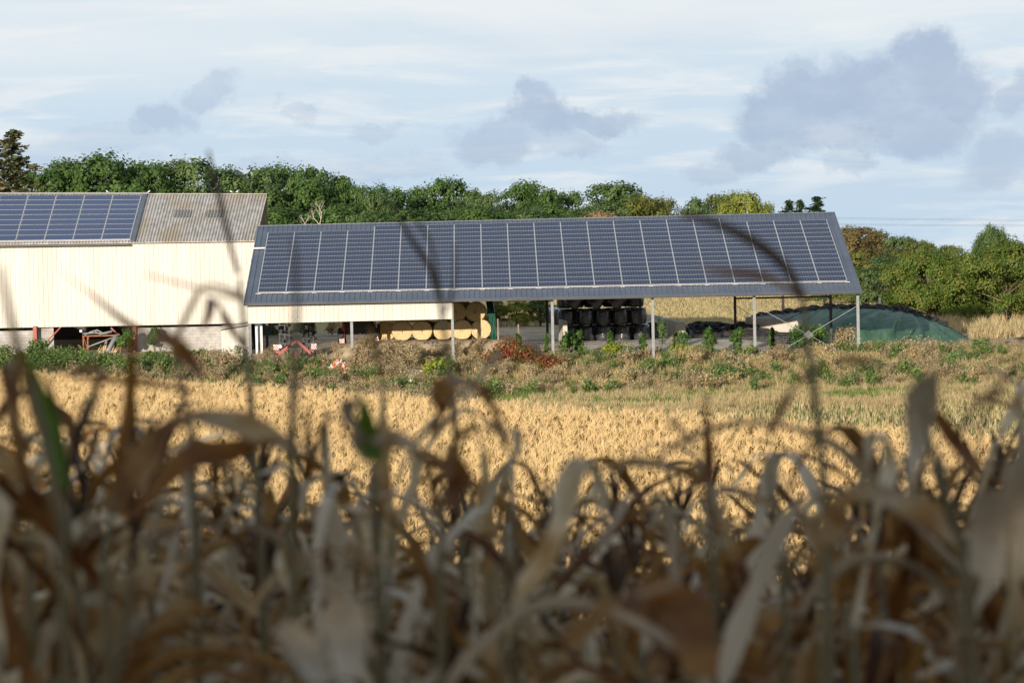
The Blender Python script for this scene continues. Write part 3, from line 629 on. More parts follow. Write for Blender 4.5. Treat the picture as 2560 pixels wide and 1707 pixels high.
mb = MB(); mb.bar(X(944, 846, yt+.36), X(940, 803, yt+.36), .05); H_(mb, 'white_edge', mWhite)
for cx, cy, fl in ((855, 852, 1), (941.5, 854, -1)):
    p = X(cx, cy, yt+.3); H_(stripes(o, p, .32, .32, yt+.3, fl), 'warning_plate', [mWhite, mRedP])
for cx in (853, 942):
    p = X(cx, 897, yt); p.z = gz(p.x, yt+.8)+.52; mb = MB(); mb.lathe([(0, -.2), (.3, -.24), (.5, -.2), (.54, -.1), (.54, .1), (.5, .2), (.3, .24), (0, .2)], (p.x, yt+.8, p.z), (1, 0, 0), 24); H_(mb, 'wheel', mTyre, True)
mb = MB(); mb.bar(X(852, 862, yt+.4), X(943, 862, yt+.4), .12); H_(mb, 'axle_beam', mRedP)
# pair of black V frames lying in front of the straw bales
o = X(1085, 862, 215); o.z = gz(o.x, 215)
vf = empty('implement_frame', o, 'black steel V frames lying on the ground in front of the straw bales', 'implement')
for pts in ([(1059, 851), (1061, 868), (1094, 876), (1062, 852)], [(1078, 848), (1081, 864), (1110, 869), (1079, 848)]):
    mb = MB(); W_ = [X(a, b, 215.2) for a, b in pts]
    for i in range(3): mb.bar(W_[i], W_[i+1], .08)
    local(mb, o).build('frame', mDark, vf)
mb = MB(); mb.bar(X(1090, 872, 215.2), X(1120, 880, 215), .1); q = X(1100, 880, 215.2); mb.box((q.x, 215.2, (q.z+o.z)/2), (1.2, .6, abs(q.z-o.z)+.1)); local(mb, o).build('base', mDark, vf)

# ------------------------------------------------------------------ straw bales
def bale_mesh(seed, r=.665, l=1.2):
    rg = np.random.default_rng(seed); mb = MB(); n = 40; prof = [(0, 0), (.1, .03), (.22, .0), (.36, .02), (.5, -.005), (.62, .02), (.70, .0), (.735, .05), (.745, .15), (.75, .6), (.745, 1.05), (.735, 1.15), (.6, 1.2), (0, 1.2)]
    prof = [(a*r/.75, b*l/1.2-l/2) for a, b in prof]; mb.lathe(prof, (0, 0, 0), (0, 1, 0), n); V = mb.v[0]
    V += rg.normal(0, .012, V.shape); V[:, 2] *= .985; 
    V[:, 2] = np.where(V[:, 2] < -.86*r, -.86*r+(V[:, 2]+.86*r)*.3, V[:, 2])
    return mb.mesh('straw_bale', mSt, True)
def bale_mat():
    m = bpy.data.materials.new('wound_straw'); m.use_nodes = True; n = m.node_tree.nodes; l = m.node_tree.links; p = n['Principled BSDF']; p.inputs['Roughness'].default_value = .9; p.inputs['Specular IOR Level'].default_value = .15
    tcn = n.new('ShaderNodeTexCoord'); s = n.new('ShaderNodeSeparateXYZ'); l.new(tcn.outputs['Object'], s.inputs[0])
    def mm(op, a, b=None):
        q = n.new('ShaderNodeMath'); q.operation = op
        for i, v in enumerate((a, b)):
            if v is None: continue
            if isinstance(v, (int, float)): q.inputs[i].default_value = v
            else: l.new(v, q.inputs[i])
        return q.outputs[0]
    ns = n.new('ShaderNodeTexNoise'); ns.inputs['Scale'].default_value = 3; ns.inputs['Detail'].default_value = 5; l.new(tcn.outputs['Object'], ns.inputs['Vector'])
    r = mm('SQRT', mm('ADD', mm('MULTIPLY', s.outputs[0], s.outputs[0]), mm('MULTIPLY', s.outputs[2], s.outputs[2])))
    a = mm('ARCTAN2', s.outputs[2], s.outputs[0])
    sp = mm('SINE', mm('ADD', mm('MULTIPLY', r, 62), mm('ADD', a, mm('MULTIPLY', ns.outputs['Fac'], 14))))
    n2 = n.new('ShaderNodeTexNoise'); n2.inputs['Scale'].default_value = 26; n2.inputs['Detail'].default_value = 5; l.new(tcn.outputs['Object'], n2.inputs['Vector'])
    v = mm('ADD', mm('MULTIPLY', sp, .14), n2.outputs['Fac'])
    rp = n.new('ShaderNodeValToRGB'); rp.color_ramp.elements[0].position = .3; rp.color_ramp.elements[1].position = .68; rp.color_ramp.elements[0].color = (.36, .24, .10, 1); rp.color_ramp.elements[1].color = (.84, .66, .38, 1); l.new(v, rp.inputs[0]); l.new(rp.outputs[0], p.inputs['Base Color'])
    b = n.new('ShaderNodeBump'); b.inputs['Strength'].default_value = .9; b.inputs['Distance'].default_value = .03; l.new(v, b.inputs['Height']); l.new(b.outputs[0], p.inputs['Normal'])
    return m
mSt = bale_mat(); bm_ = [bale_mesh(i) for i in range(4)]
rg = random.Random(3); yb_ = 217.0
lab = {0: 'straw bale of the bottom row', 1: 'straw bale of the upper row'}
def put_bale(px, z, y, label, i):
    o = bpy.data.objects.new('straw_bale', bm_[i % 4]); COL.objects.link(o); o.location = (at(px, 830, y).x, y, z); o.rotation_euler = (0, rg.uniform(0, 6.28)*0, R(rg.uniform(-4, 4)))
    tag(o, label, 'bale', 'round straw bales stacked under the shed')
zf = gz(-5, yb_)+.63
names = ['sixth from the right, in shade', 'fifth from the right, in shade', 'fourth from the right', 'third from the right, left of the third front post', 'right of the third front post', 'farthest right, beside the green curtain']
for i, px in enumerate((966, 1006, 1057, 1108, 1156, 1203)):
    put_bale(px, zf, yb_+(1.35 if i == 0 else .05 if i % 2 else 0), 'straw bale in the bottom row, '+names[i], i)
un = ['fifth from the right, mostly behind the cream fascia', 'fourth from the right, mostly behind the cream fascia', 'third from the right, behind the cream fascia end', 'in shade just right of the fascia end', 'at the green curtain']
for i, px in enumerate((985, 1036, 1088, 1141, 1191)): put_bale(px, zf+1.13, yb_+.1, 'straw bale in the upper row, '+un[i], i+2)
for i, px in enumerate((1080, 1130, 1180, 1212)): put_bale(px, zf+(.0 if i < 3 else .06)+(.1), yb_+1.32, 'straw bale in the rear rank at floor level, %s' % ['behind the V frames', 'behind the third front post', 'left one near the green curtain', 'peeping out at the green curtain'][i], i+1)
for i, px in enumerate((1110, 1160)): put_bale(px, zf+1.2, yb_+1.4, 'straw bale high in the rear rank, %s' % ['behind the fascia end', 'right of the fascia end'][i], i)
# green curtain beside the bales
g = at(1228, 860, 217); gc = Vector((g.x, 217, gz(g.x, 217)))
mb = MB(); rows = []; NU = 26
pr = [(752, 1214, 1232), (775, 1219, 1236), (800, 1223, 1240), (830, 1226, 1241), (858, 1226, 1241)]
for (py, xa, xb) in pr:
    for i in range(NU): p = at(xa+(xb-xa)*i/(NU-1), py, 216.6); rows.append((p.x, 216.6+.09*math.sin(i*1.15+py*.03)+.05*math.sin(i*.5), p.z))
mb.add(rows, [(j*NU+i, j*NU+i+1, (j+1)*NU+i+1, (j+1)*NU+i) for j in range(4) for i in range(NU-1)])
cu = local(mb, gc).build('tarpaulin_curtain', mGreenD, None, True, gc); md = cu.modifiers.new('thick', 'SOLIDIFY'); md.thickness = .02; tag(cu, 'dark green tarpaulin hanging beside the straw bales', 'tarpaulin')

# ------------------------------------------------------------------ black wrapped bales
def wrap_mesh(seed):
    rg = np.random.default_rng(seed); mb = MB(); r, h, n = .58, 1.12, 36
    prof = [(0, 0), (.40, .0), (.50, .02), (.565, .07), (.595, .16), (.605, .35), (.61, .58), (.605, .8), (.595, .98), (.565, 1.08), (.50, 1.14), (.40, 1.16), (0, 1.165)]
    prof = [(a*.95, b*.95) for a, b in prof]; mb.lathe(prof, (0, 0, 0), (0, 0, 1), n); V = mb.v[0]; a = np.arctan2(V[:, 1], V[:, 0]); k = rg.uniform(0, 6, 4)
    d = 1+.018*np.sin(3*a+k[0])+.014*np.sin(5*a+k[1]+V[:, 2]*3)+.012*np.sin(9*a+k[2]-V[:, 2]*5)+.01*np.sin(V[:, 2]*9+k[3]); V[:, 0] *= d; V[:, 1] *= d
    return mb.mesh('wrapped_bale', mWrap, True)
wm = [wrap_mesh(i+20) for i in range(5)]; yw = 227.45; zw = 2.03
def put_wrap(px, zz, y, label, rot=(0, 0, 0), i=0):
    o = bpy.data.objects.new('wrapped_bale', wm[i % 5]); COL.objects.link(o); o.location = (at(px, 830, y).x, y, zz); o.rotation_euler = (R(rot[0]), R(rot[1]), R(rot[2]+i*67 if rot[1] == 0 else rot[2]))
    tag(o, label, 'bale', 'black wrapped silage bales')
ordn = ['leftmost', 'second from the left', 'third from the left', 'fourth from the left', 'fifth from the left']
for i, px in enumerate((1421, 1465, 1510, 1558, 1603)): put_wrap(px, zw, yw, 'glossy black wrapped bale standing in the bottom row, '+ordn[i], i=i)
put_wrap(1636, zw+.1, yw+2.2, 'shaded black wrapped bale at the right end between the stack and the concrete wall', i=2)
for i, px in enumerate((1416, 1464, 1508, 1552, 1596)): put_wrap(px, zw+1.13, yw+.05, 'glossy black wrapped bale standing in the middle row, '+ordn[i], i=i+1)
for i, (px, rr) in enumerate(((1446, 38), (1502, 41), (1553, 45))):
    o = bpy.data.objects.new('wrapped_bale', wm[i]); COL.objects.link(o); b = at(px, 778, yw); s_ = -math.sin(R(rr))
    o.location = (b.x-.62*math.sin(R(rr))+(-.25), yw-.2, zw+2.42); o.rotation_euler = (0, R(rr), 0)
    tag(o, 'black wrapped bale tipped on its edge on top of the stack, '+['left', 'middle', 'right'][i]+' one of three', 'bale', 'black wrapped silage bales')
put_wrap(1415, zw+2.27, yw+.5, 'black wrapped bale with vertical creases at the top left of the stack', i=3)
put_wrap(1590, zw+2.28, yw+.3, 'black wrapped bale standing at the top right of the stack', i=4)
for i, px in enumerate((1440, 1482, 1528, 1575)):
    put_wrap(px, zw+2.27, yw+1.5, 'black wrapped bale in the rear rank seen between tipped ones, '+['leftmost', 'second from the left', 'third from the left', 'rightmost'][i], i=i)
    put_wrap(px+4, zw+3.4, yw+1.6, 'black wrapped bale at the very top of the rear rank, '+['leftmost', 'second from the left', 'third from the left', 'rightmost'][i], i=i+2)
for k_ in range(2):
    for i, px in enumerate((1443, 1488, 1533, 1580)): put_wrap(px, zw+1.13*k_, yw+1.25, 'black wrapped bale of the rear rank glimpsed between %s, %s' % (('bottom row bales', 'middle row bales')[k_], ['leftmost gap', 'second gap', 'third gap', 'rightmost gap'][i]), i=i+k_)
for k_ in range(4):
    put_wrap(1406-k_*6, zw+1.13, yw+1.22*(k_+1), 'bluish black wrapped bale in the rank running back at the left of the stack, '+['nearest', 'second', 'third', 'farthest'][k_], i=k_)
# ------------------------------------------------------------------ clamp walls
def cwall(pts, y0, y1, zt, name, label, th=.16, base=1.2, x1=None):
    mb = MB(); (xa, ya), (xb, yb) = pts
    V = []
    for (x, y, z_) in ((xa, y0, zt[0]), (xb, y1, zt[1])):
        V += [(x-th, y, base), (x+th, y, base), (x+th*.55, y, z_), (x-th*.55, y, z_)]
    mb.add(V, [(0, 1, 2, 3), (7, 6, 5, 4), (0, 4, 5, 1), (1, 5, 6, 2), (2, 6, 7, 3), (3, 7, 4, 0)])
    o = Vector((xa, y0, base)); ob = local(mb, o).build(name, mConcW, None, False, o); bevel(ob, .03); return tag(ob, label, 'wall')
def wall_px(a, b, d0, d1, name, label, th=.12):
    p, q = at(*a, d0), at(*b, d1); t = (Vector((q.x-p.x, d1-d0, 0))).normalized(); n = Vector((t.y, -t.x, 0))*th; mb = MB()
    b0 = 1.2; V = []
    for r_ in (p, q):
        f_ = Vector((r_.x, r_.y, b0)); V += [f_-n*1.6, f_+n*1.6, r_+n, r_-n]
    mb.add(V, [(3, 2, 1, 0), (4, 5, 6, 7), (4, 0, 1, 5), (5, 1, 2, 6), (6, 2, 3, 7), (7, 3, 0, 4)]); o = Vector((p.x, p.y, b0))
    ob = local(mb, o).build(name, mConcW, None, False, o); bevel(ob, .04); return tag(ob, label, 'wall', 'concrete silage clamp walls')
wall_px((1657, 793), (1706, 806), 233, 226, 'clamp_wall', 'pale concrete clamp wall with climbing weeds right of the black bales', .2)
wall_px((1617, 785), (1654, 791), 237, 233.4, 'clamp_wall', 'shaded grey concrete wall panel just right of the black bale stack', .1)
wall_px((1402, 798), (1413, 802), 226.5, 222.5, 'clamp_wall', 'narrow weathered concrete wall end left of the black bales', .13)
wall_px((1868, 792), (2001, 800), 226.5, 222.5, 'clamp_wall', 'bright white concrete clamp wall in front of the green silage heap', .2)
# ------------------------------------------------------------------ tyres
def tyre_mesh(seed, R0=.32, r0=.12):
    mb = MB(); n, m = 20, 8; V = []
    for i in range(n):
        a = 2*math.pi*i/n
        for j in range(m):
            b = 2*math.pi*j/m; rr = R0+r0*math.cos(b)*(1 if math.cos(b) > 0 else .8); V.append((rr*math.cos(a), rr*math.sin(a), r0*math.sin(b)*.9+r0))
    mb.add(V, [(i*m+j, i*m+(j+1) % m, ((i+1) % n)*m+(j+1) % m, ((i+1) % n)*m+j) for i in range(n) for j in range(m)]); return mb.mesh('tyre', mTyre, True)
tym = tyre_mesh(0)
def put_tyre(p, tilt, label, group, sc=1.):
    o = bpy.data.objects.new('tyre', tym); COL.objects.link(o); o.location = p; o.rotation_euler = (R(tilt[0]), R(tilt[1]), 0); o.scale = (sc, sc, sc); tag(o, label, 'tyre', group)
# low clamp under black sheets: a heap with its own surface
def heap(xs_, top, y0, y1, name, m, label, cat, edge=.5, amp=.08, seed=0, base=1.28, nv=26, sm_=True, ny0=None):
    rg = np.random.default_rng(seed); n = len(xs_); V = []; H = np.interp(np.linspace(0, 1, n), np.linspace(0, 1, len(top)), top)
    for j in range(nv+1):
        v = j/nv
        for i, x in enumerate(xs_):
            yy0 = y0 if np.isscalar(y0) else y0[i]; yy1 = y1 if np.isscalar(y1) else y1[i]
            prof = math.sin(min(1, v/edge)*math.pi/2)**.75 if v < edge else math.cos(max(0, (v-.72)/.28)*math.pi/2)**.6 if v < 1 else 0
            zz = base-.05+(H[i])*prof+amp*prof*float(wob(x*2.2, yy0+(yy1-yy0)*v*1.6, 1.3, seed))
            V.append((x, yy0+(yy1-yy0)*v, zz))
    mb = MB(); mb.add(V, [(j*n+i, j*n+i+1, (j+1)*n+i+1, (j+1)*n+i) for j in range(nv) for i in range(n-1)])
    o = Vector((float(np.mean(xs_)), y0 if np.isscalar(y0) else float(np.mean(y0)), base)); V = np.array(V)
    return mb, o, V
# dark sheeted clamp between the walls
xs_ = np.linspace(at(1712, 830, 235).x, 18.7, 70)
mb, o, Vc = heap(xs_, [1.05, 1.15, 1.1, 1.15, 1.0, .72, .4], np.interp(xs_, [12, 15.2, 18.7], [227.5, 225, 219.3]), np.interp(xs_, [12, 15.2, 18.7], [238, 232, 222.2]), 'silage_clamp', mBlackS, '', '', .3, .16, 3, base=1.76)
clampo = empty('silage_clamp', o, 'low silage clamp under wrinkled black sheets weighed down with tyres', 'silage clamp')
local(mb, o).build('black_sheet', mBlackS, clampo, True)
rg = random.Random(11); Vg = Vc.reshape(27, 70, 3)
for i in range(46):
    a, b = rg.randrange(3, 67), rg.randrange(2, 16); p = Vector(Vg[b, a]); put_tyre(p+Vector((0, 0, -.03)), (rg.uniform(15, 40) if b < 8 else rg.uniform(-6, 14), rg.uniform(-10, 10)), 'old tyre holding down the black sheet of the low clamp', 'tyres on the black clamp sheet', rg.uniform(.85, 1.15))
# the big green heap
pxs = np.array([1880, 1920, 1960, 2010, 2050, 2100, 2150, 2200, 2265, 2330, 2370, 2400, 2440, 2475, 2490]); pys = np.array([790, 786, 783, 775, 769, 767, 767, 768, 777, 797, 815, 832, 856, 870, 876])
fr = np.array([239, 238.6, 238, 234, 229.5, 226.4, 225, 224.3, 224, 224, 224.2, 224.6, 225.2, 226, 226.6])
YR = 236.0; n = 150; q = np.linspace(0, 1, n); px_i = 1880+(2490-1880)*q; py_i = np.interp(px_i, pxs, pys); yf = np.interp(px_i, pxs, fr); yr = yf+(YR-yf)*1.0
yr = np.where(px_i > 2300, YR-(px_i-2300)/190*6, np.interp(px_i, [1990, 2120], [247, 236]))
nv = 46; V = []; rid = [at(a, b, c_) for a, b, c_ in zip(px_i, py_i, yr)]
def foldz(u, v): return .05*float(wob(u*.5, v*4, 1., 2))+.03*float(wob(u*1.7, v*7, 1., 5))
for j in range(nv+1):
    v = j/nv
    for i in range(n):
        r_ = rid[i]; H = r_.z-1.3; y1 = yr[i]; y0 = yf[i]; y2 = y1+max(1.5, 9*min(1, H/2))
        x = r_.x*((y0+(y1-y0)*min(1, v/.7))/y1)*1.0 if v < .7 else r_.x
        if v < .7:
            t = v/.7; y = y0+(y1-y0)*t
            pr_ = (math.sin(t*math.pi/2)**.62)*.93+.07*t
            # gathered folds running down the front from one point, as on a pulled sheet
            fx = (px_i[i]-2270)/60.; s_ = 1-t
            fold = .60*math.exp(-abs(fx)*.55)*math.sin(fx*math.pi*1.6/(.25+s_*.9))*min(1, s_*1.6)*min(1, t*6)*(1 if abs(px_i[i]-2270) < 190 else 0)
            fx2 = (px_i[i]-2050)/30.; fold += .26*math.exp(-abs(fx2)*.6)*math.sin(fx2*4)*s_*min(1, t*6)
            z_ = 1.24+H*pr_+foldz(r_.x, y)*min(1, t*5)*(1-.3*t); y -= fold*.8
            z_ += fold*.35; x += .35*fold
        else:
            t = (v-.7)/.3; y = y1+(y2-y1)*t; z_ = 1.24+H*(1-t**2)+.0*t+foldz(r_.x, y)*(1-t)
        V.append((x, y, z_))
V = np.array(V); faces = [(j*n+i, j*n+i+1, (j+1)*n+i+1, (j+1)*n+i) for j in range(nv) for i in range(n-1)]
o = Vector((float(rid[75].x), 224.5, 1.3)); hp = empty('silage_heap', o, 'big silage heap under a shiny green plastic sheet with tyres along its crest', 'silage heap')
# black net along the crest and over the left flank is its own part: the upper band of faces
gfs = []; bfs = []
for f in faces:
    c_ = V[list(f)].mean(0); i = f[0] % n; j = f[0]//n; pxx = px_i[i]
    lim = .655+.03*math.sin(pxx*.05)+.02*math.sin(pxx*.13)-(max(0, (2040-pxx)/160)*.45 if pxx < 2040 else 0)
    (bfs if j/nv > lim else gfs).append(f)
mb = MB(); mb.add(V, gfs); local(mb, o).build('green_sheet', mGreenT, hp, True)
V2 = V.copy(); V2[:, 2] += .02+.06*np.abs(wob(V[:, 0]*3, V[:, 1]*3, 1.5)); mb = MB(); mb.add(V2, bfs); local(mb, o).build('black_sheet', mBlackS, hp, True)
# crumpled clear plastic hem at the right toe
mb = MB(); hv = []; nh = 50
for j in range(5):
    for i in range(nh):
        a = at(2240+(2490-2240)*i/nh, 868, 224.2); xx = a.x; hv.append((xx, 223.3+j*.35, gz(xx, 223.5)+.03+.16*abs(math.sin(i*1.9+j*1.3))*math.sin((j+.3)/4.6*math.pi)*(.4+1.1*i/nh)))
mb.add(hv, [(j*nh+i, j*nh+i+1, (j+1)*nh+i+1, (j+1)*nh+i) for j in range(4) for i in range(nh-1)]); local(mb, o).build('plastic_hem', mPlastic, hp, False)
rg = random.Random(4); Vh = V2.reshape(nv+1, n, 3)
for i in range(40):
    a = int(4+i*2.9+rg.uniform(-1, 1)); j = int(nv*rg.uniform(.66, .72)); 
    if a >= n-20: break
    put_tyre(Vector(Vh[j, a])+Vector((0, 0, -.06)), (rg.uniform(8, 30), rg.uniform(-12, 12)), 'dark tyre on the crest of the green silage heap', 'tyres along the heap crest', rg.uniform(.8, 1.1))
for i, (px, py) in enumerate([(2480, 871), (2500, 868), (2516, 872), (2534, 868), (2548, 862), (2558, 858), (2545, 872), (2560, 872), (2490, 884), (2505, 886), (2528, 884), (2552, 884), (2575, 866), (2580, 880)]):
    y = 224.5-(i > 7)*1.5+(i % 3)*.4; p = at(px, 880, y); put_tyre(Vector((p.x, y, gz(p.x, y)+(.2 if i in (4, 5, 12) else -.02))), (rg.uniform(-5, 15), rg.uniform(-12, 12)), 'loose old tyre in the pile at the right end of the silage heap', 'loose tyres by the heap', 1.1)
# ------------------------------------------------------------------ wire fence
yfn = 216.2; fxs = [(1246, 0), (1297, 1), (1367, 1), (1449, 0), (1528, 0), (1606, 2), (1690, 1), (1771, 0), (1847, 0), (1931, 0), (2020, 0), (2083, 1)]
x0 = at(1246, 880, yfn).x; fo_ = Vector((x0, yfn, gz(x0, yfn)))
fence = empty('wire_fence', fo_, 'welded wire fence on slim posts in front of the silage yard', 'fence')
for px, t_ in fxs:
    p = at(px, 880, yfn); g_ = gz(p.x, yfn); mb = MB(); mb.box((p.x, yfn, g_+.6), (.09, .09, 1.5)); local(mb, fo_).build('post', mConcW if t_ == 2 else mWood, fence)
xe = at(2083, 880, yfn).x; mb = MB(); xx = x0
while xx < xe:
    g_ = gz(xx, yfn); mb.box((xx, yfn-.05, g_+.62), (.006, .006, 1.15)); xx += .10
for k_ in range(8):
    z_ = .08+k_*.155; mb.box(((x0+xe)/2, yfn-.05, gz(5, yfn)+z_), (xe-x0, .007, .007))
local(mb, fo_).build('wire_mesh', mGalv, fence)
# posts far behind and power lines
p = at(1957, 734, 262); mb = MB(); mb.tube([(p.x, 262, 1.2), (p.x, 262, p.z)], [.12, .1], 8); o = Vector((p.x, 262, 1.3)); tag(local(mb, o).build('wooden_post', mWood, None, True, o), 'brown wooden post in the stubble field behind the silage heap', 'post')
p = at(2199, 744, 262); mb = MB(); mb.tube([(p.x, 262, 1.2), (p.x, 262, p.z)], [.1, .09], 8); o = Vector((p.x, 262, 1.3)); tag(local(mb, o).build('field_fence_post', mConcW, None, True, o), 'thin pale fence post beside the walnut tree', 'post')
for k_, (ya, yb2) in enumerate(((540, 549), (544, 552), (556, 563), (558.5, 566))):
    pts = [at(1900+i*90, ya+(yb2-ya)*i/8-(4*math.sin(i/8*math.pi)*-.5), 520+8*k_) for i in range(9)]; mb = MB(); mb.tube(pts, .012, 4); tag(mb.build('power_line', mDark), ['highest', 'second', 'third', 'lowest'][k_]+' of four thin power lines crossing the sky over the autumn trees', 'cable', 'overhead power lines')

# ------------------------------------------------------------------ plants
def leafcards(P, Nn, size, rg, aspect=1.6, rnd=None):
    """rhombus leaves: centres P, facing Nn"""
    k = len(P); Nn = Nn/np.linalg.norm(Nn, axis=1, keepdims=True); r = rg.normal(size=(k, 3)); a = np.cross(Nn, r); a /= np.linalg.norm(a, axis=1, keepdims=True)+1e-9; b = np.cross(Nn, a)
    s = (size*rg.uniform(.6, 1.4, k))[:, None]
    V = np.stack([P-a*s*aspect/2, P-b*s*.5+a*s*.1, P+a*s*aspect/2+Nn*s*.12, P+b*s*.5+a*s*.1], 1).reshape(-1, 3)
    rr = np.repeat(rg.uniform(0, 1, k) if rnd is None else rnd, 4)
    return V, (np.arange(k*4).reshape(-1, 4)).tolist(), rr
def crown(lobes, nleaf, size, rg, clumps=34, sig=.12, out=.75):
    """leaves gathered in clumps on the surface of overlapping lobes: (x,y,z,rx,ry,rz)"""
    lob = np.array(lobes); w = lob[:, 3]*lob[:, 5]; w /= w.sum(); C_, Nn_ = [], []
    for L_, ww in zip(lob, w):
        k = max(6, int(clumps*len(lobes)*ww)); d = rg.normal(size=(k, 3)); d /= np.linalg.norm(d, axis=1, keepdims=True); d[:, 2] = np.where(d[:, 2] < -.3, -d[:, 2], d[:, 2])
        rad = rg.uniform(.62, 1.06, (k, 1)); C_.append(L_[:3]+d*L_[3:]*rad); Nn_.append(d)
    C_ = np.concatenate(C_); Nn_ = np.concatenate(Nn_)
    # drop clumps buried inside another lobe
    keep = np.ones(len(C_), bool)
    for L_ in lob: keep &= ~((((C_-L_[:3])/L_[3:])**2).sum(1) < .30)
    C_, Nn_ = C_[keep], Nn_[keep]; k = len(C_); per = nleaf//k; sc = np.mean(lob[:, 3])
    idx = np.repeat(np.arange(k), per); off = rg.normal(size=(len(idx), 3))*sig*sc; off[:, 2] *= .95
    P = C_[idx]+off; Nn = Nn_[idx]*out+rg.normal(size=P.shape)*.55+off/(sig*sc)*.25+np.array([0, 0, .2])
    cl = rg.uniform(0, 1, k)[idx]; rnd = np.clip(.55*cl+.45*rg.uniform(0, 1, len(idx)), 0, 1)
    return P, Nn, rnd
def tree_meshes(kind, seed):
    rg = np.random.default_rng(seed); H = 1.; lob = []
    if kind == 'oak':
        lob = [(0, 0, .58, .25, .25, .24)]; n = 9
        for i in range(n):
            a = 6.28*i/n+rg.uniform(-.3, .3); r = rg.uniform(.18, .32); lob.append((r*math.cos(a), r*math.sin(a), rg.uniform(.38, .74), *(rg.uniform(.10, .19)*np.array([1, 1, .85]))))
        for i in range(5): a = rg.uniform(0, 6.28); r = rg.uniform(.0, .16); lob.append((r*math.cos(a), r*math.sin(a), rg.uniform(.74, .87), .12, .12, .11))
        for i in range(6): a = rg.uniform(0, 6.28); r = rg.uniform(.2, .3); lob.append((r*math.cos(a), r*math.sin(a), rg.uniform(.15, .35), .17, .17, .14))
        P, Nn, rnd = crown(lob, 17000, .02, rg, 26, .15, 1.6); size = .0185
    elif kind == 'wide':
        lob = [(0, 0, .6, .45, .45, .30)]
        for i in range(19): a = 6.28*i/19*2+rg.uniform(-.2, .2); r = rg.uniform(.25, .56); lob.append((r*math.cos(a), r*math.sin(a), rg.uniform(.16, .74)-.1*(r > .45), *(rg.uniform(.19, .29)*np.array([1, 1, .75]))))
        for i in range(6): a = rg.uniform(0, 6.28); r = rg.uniform(.0, .3); lob.append((r*math.cos(a), r*math.sin(a), rg.uniform(.78, .86), .16, .16, .13))
        P, Nn, rnd = crown(lob, 42000, .02, rg, 26, .16, 1.1); size = .020
    elif kind == 'conifer':
        P, Nn, rnd = [], [], []
        for t in np.linspace(.06, .98, 30):
            r = .24*(1-t)**.8+.015; m = int(6+10*(1-t))
            for q in range(m):
                a = rg.uniform(0, 6.28); rr = r*rg.uniform(.35, 1.25); kk = 26
                u = rg.uniform(.1, 1, kk); P.append(np.stack([rr*u*math.cos(a), rr*u*math.sin(a), t-.05*u*(1-t)-.04*u**2+.02*(u > .8)], 1)+rg.normal(size=(kk, 3))*.006); Nn.append(rg.normal(size=(kk, 3))*.5+[0, 0, 1]); rnd.append(np.full(kk, rg.uniform())*.6+rg.uniform(size=kk)*.4)
        P = np.concatenate(P); Nn = np.concatenate(Nn); rnd = np.concatenate(rnd); size = .013
    V, Fc, rr = leafcards(P, Nn, size*1.0, rg, 1.5 if kind == 'conifer' else 1.1, rnd)
    cr = MB(); cr.add(V, Fc, 0, rr)
    tk = MB(); tk.tube([(0, 0, -.02), (.004, 0, .2), (0, .005, .5), (0, 0, .8)], [.026, .02, .012, .003], 7)
    if kind != 'conifer':
        for L_ in lob[1:]:
            b = np.array(L_[:3]); z0 = min(.5, b[2]*.55); tk.tube([(0, 0, z0), (b[0]*.5, b[1]*.5, z0+(b[2]-z0)*.6), tuple(b)], [.011, .008, .003], 5, cap=False)
    return cr, tk
crowns = {}
def crown_mesh(kind, seed, m):
    key = (kind, seed, m.name)
    if key not in crowns:
        b = (kind, seed)
        if b not in crowns: crowns[b] = tree_meshes(kind, seed)
        cr, tk = crowns[b]; crowns[key] = (cr.mesh('crown', m), tk.mesh('trunk', mBark, True))
    return crowns[key]
def tree(name, label, kind, seed, m, px, ytop, d, wide=1., group=None, rz=0., xyz=None, cat='tree'):
    if xyz is None:
        t = at(px, ytop, d); g_ = gz(t.x, d); h = (t.z-g_); x, y = t.x, d
    else: x, y, h = xyz; g_ = gz(x, y)
    root = empty(name, (x, y, g_-.05), label, cat, group, rz); cm, tm = crown_mesh(kind, seed, m)
    top = .985 if kind == 'conifer' else .97
    for nm, me in (('crown', cm), ('trunk', tm)):
        o = bpy.data.objects.new(nm, me); COL.objects.link(o); o.parent = root; o.scale = (h/top*wide, h/top*wide, h/top)
    return root
G1 = 'trees of the wood behind the farm'
def where(px):
    if px < 340: return 'over barn panel column %d from the right' % max(1, int((356-px)/69)+1)
    if px < 660: return 'over the bare corrugated barn roof'
    return 'over shed panel column %d from the left' % max(1, min(21, int((px-671)/66.3)+1))
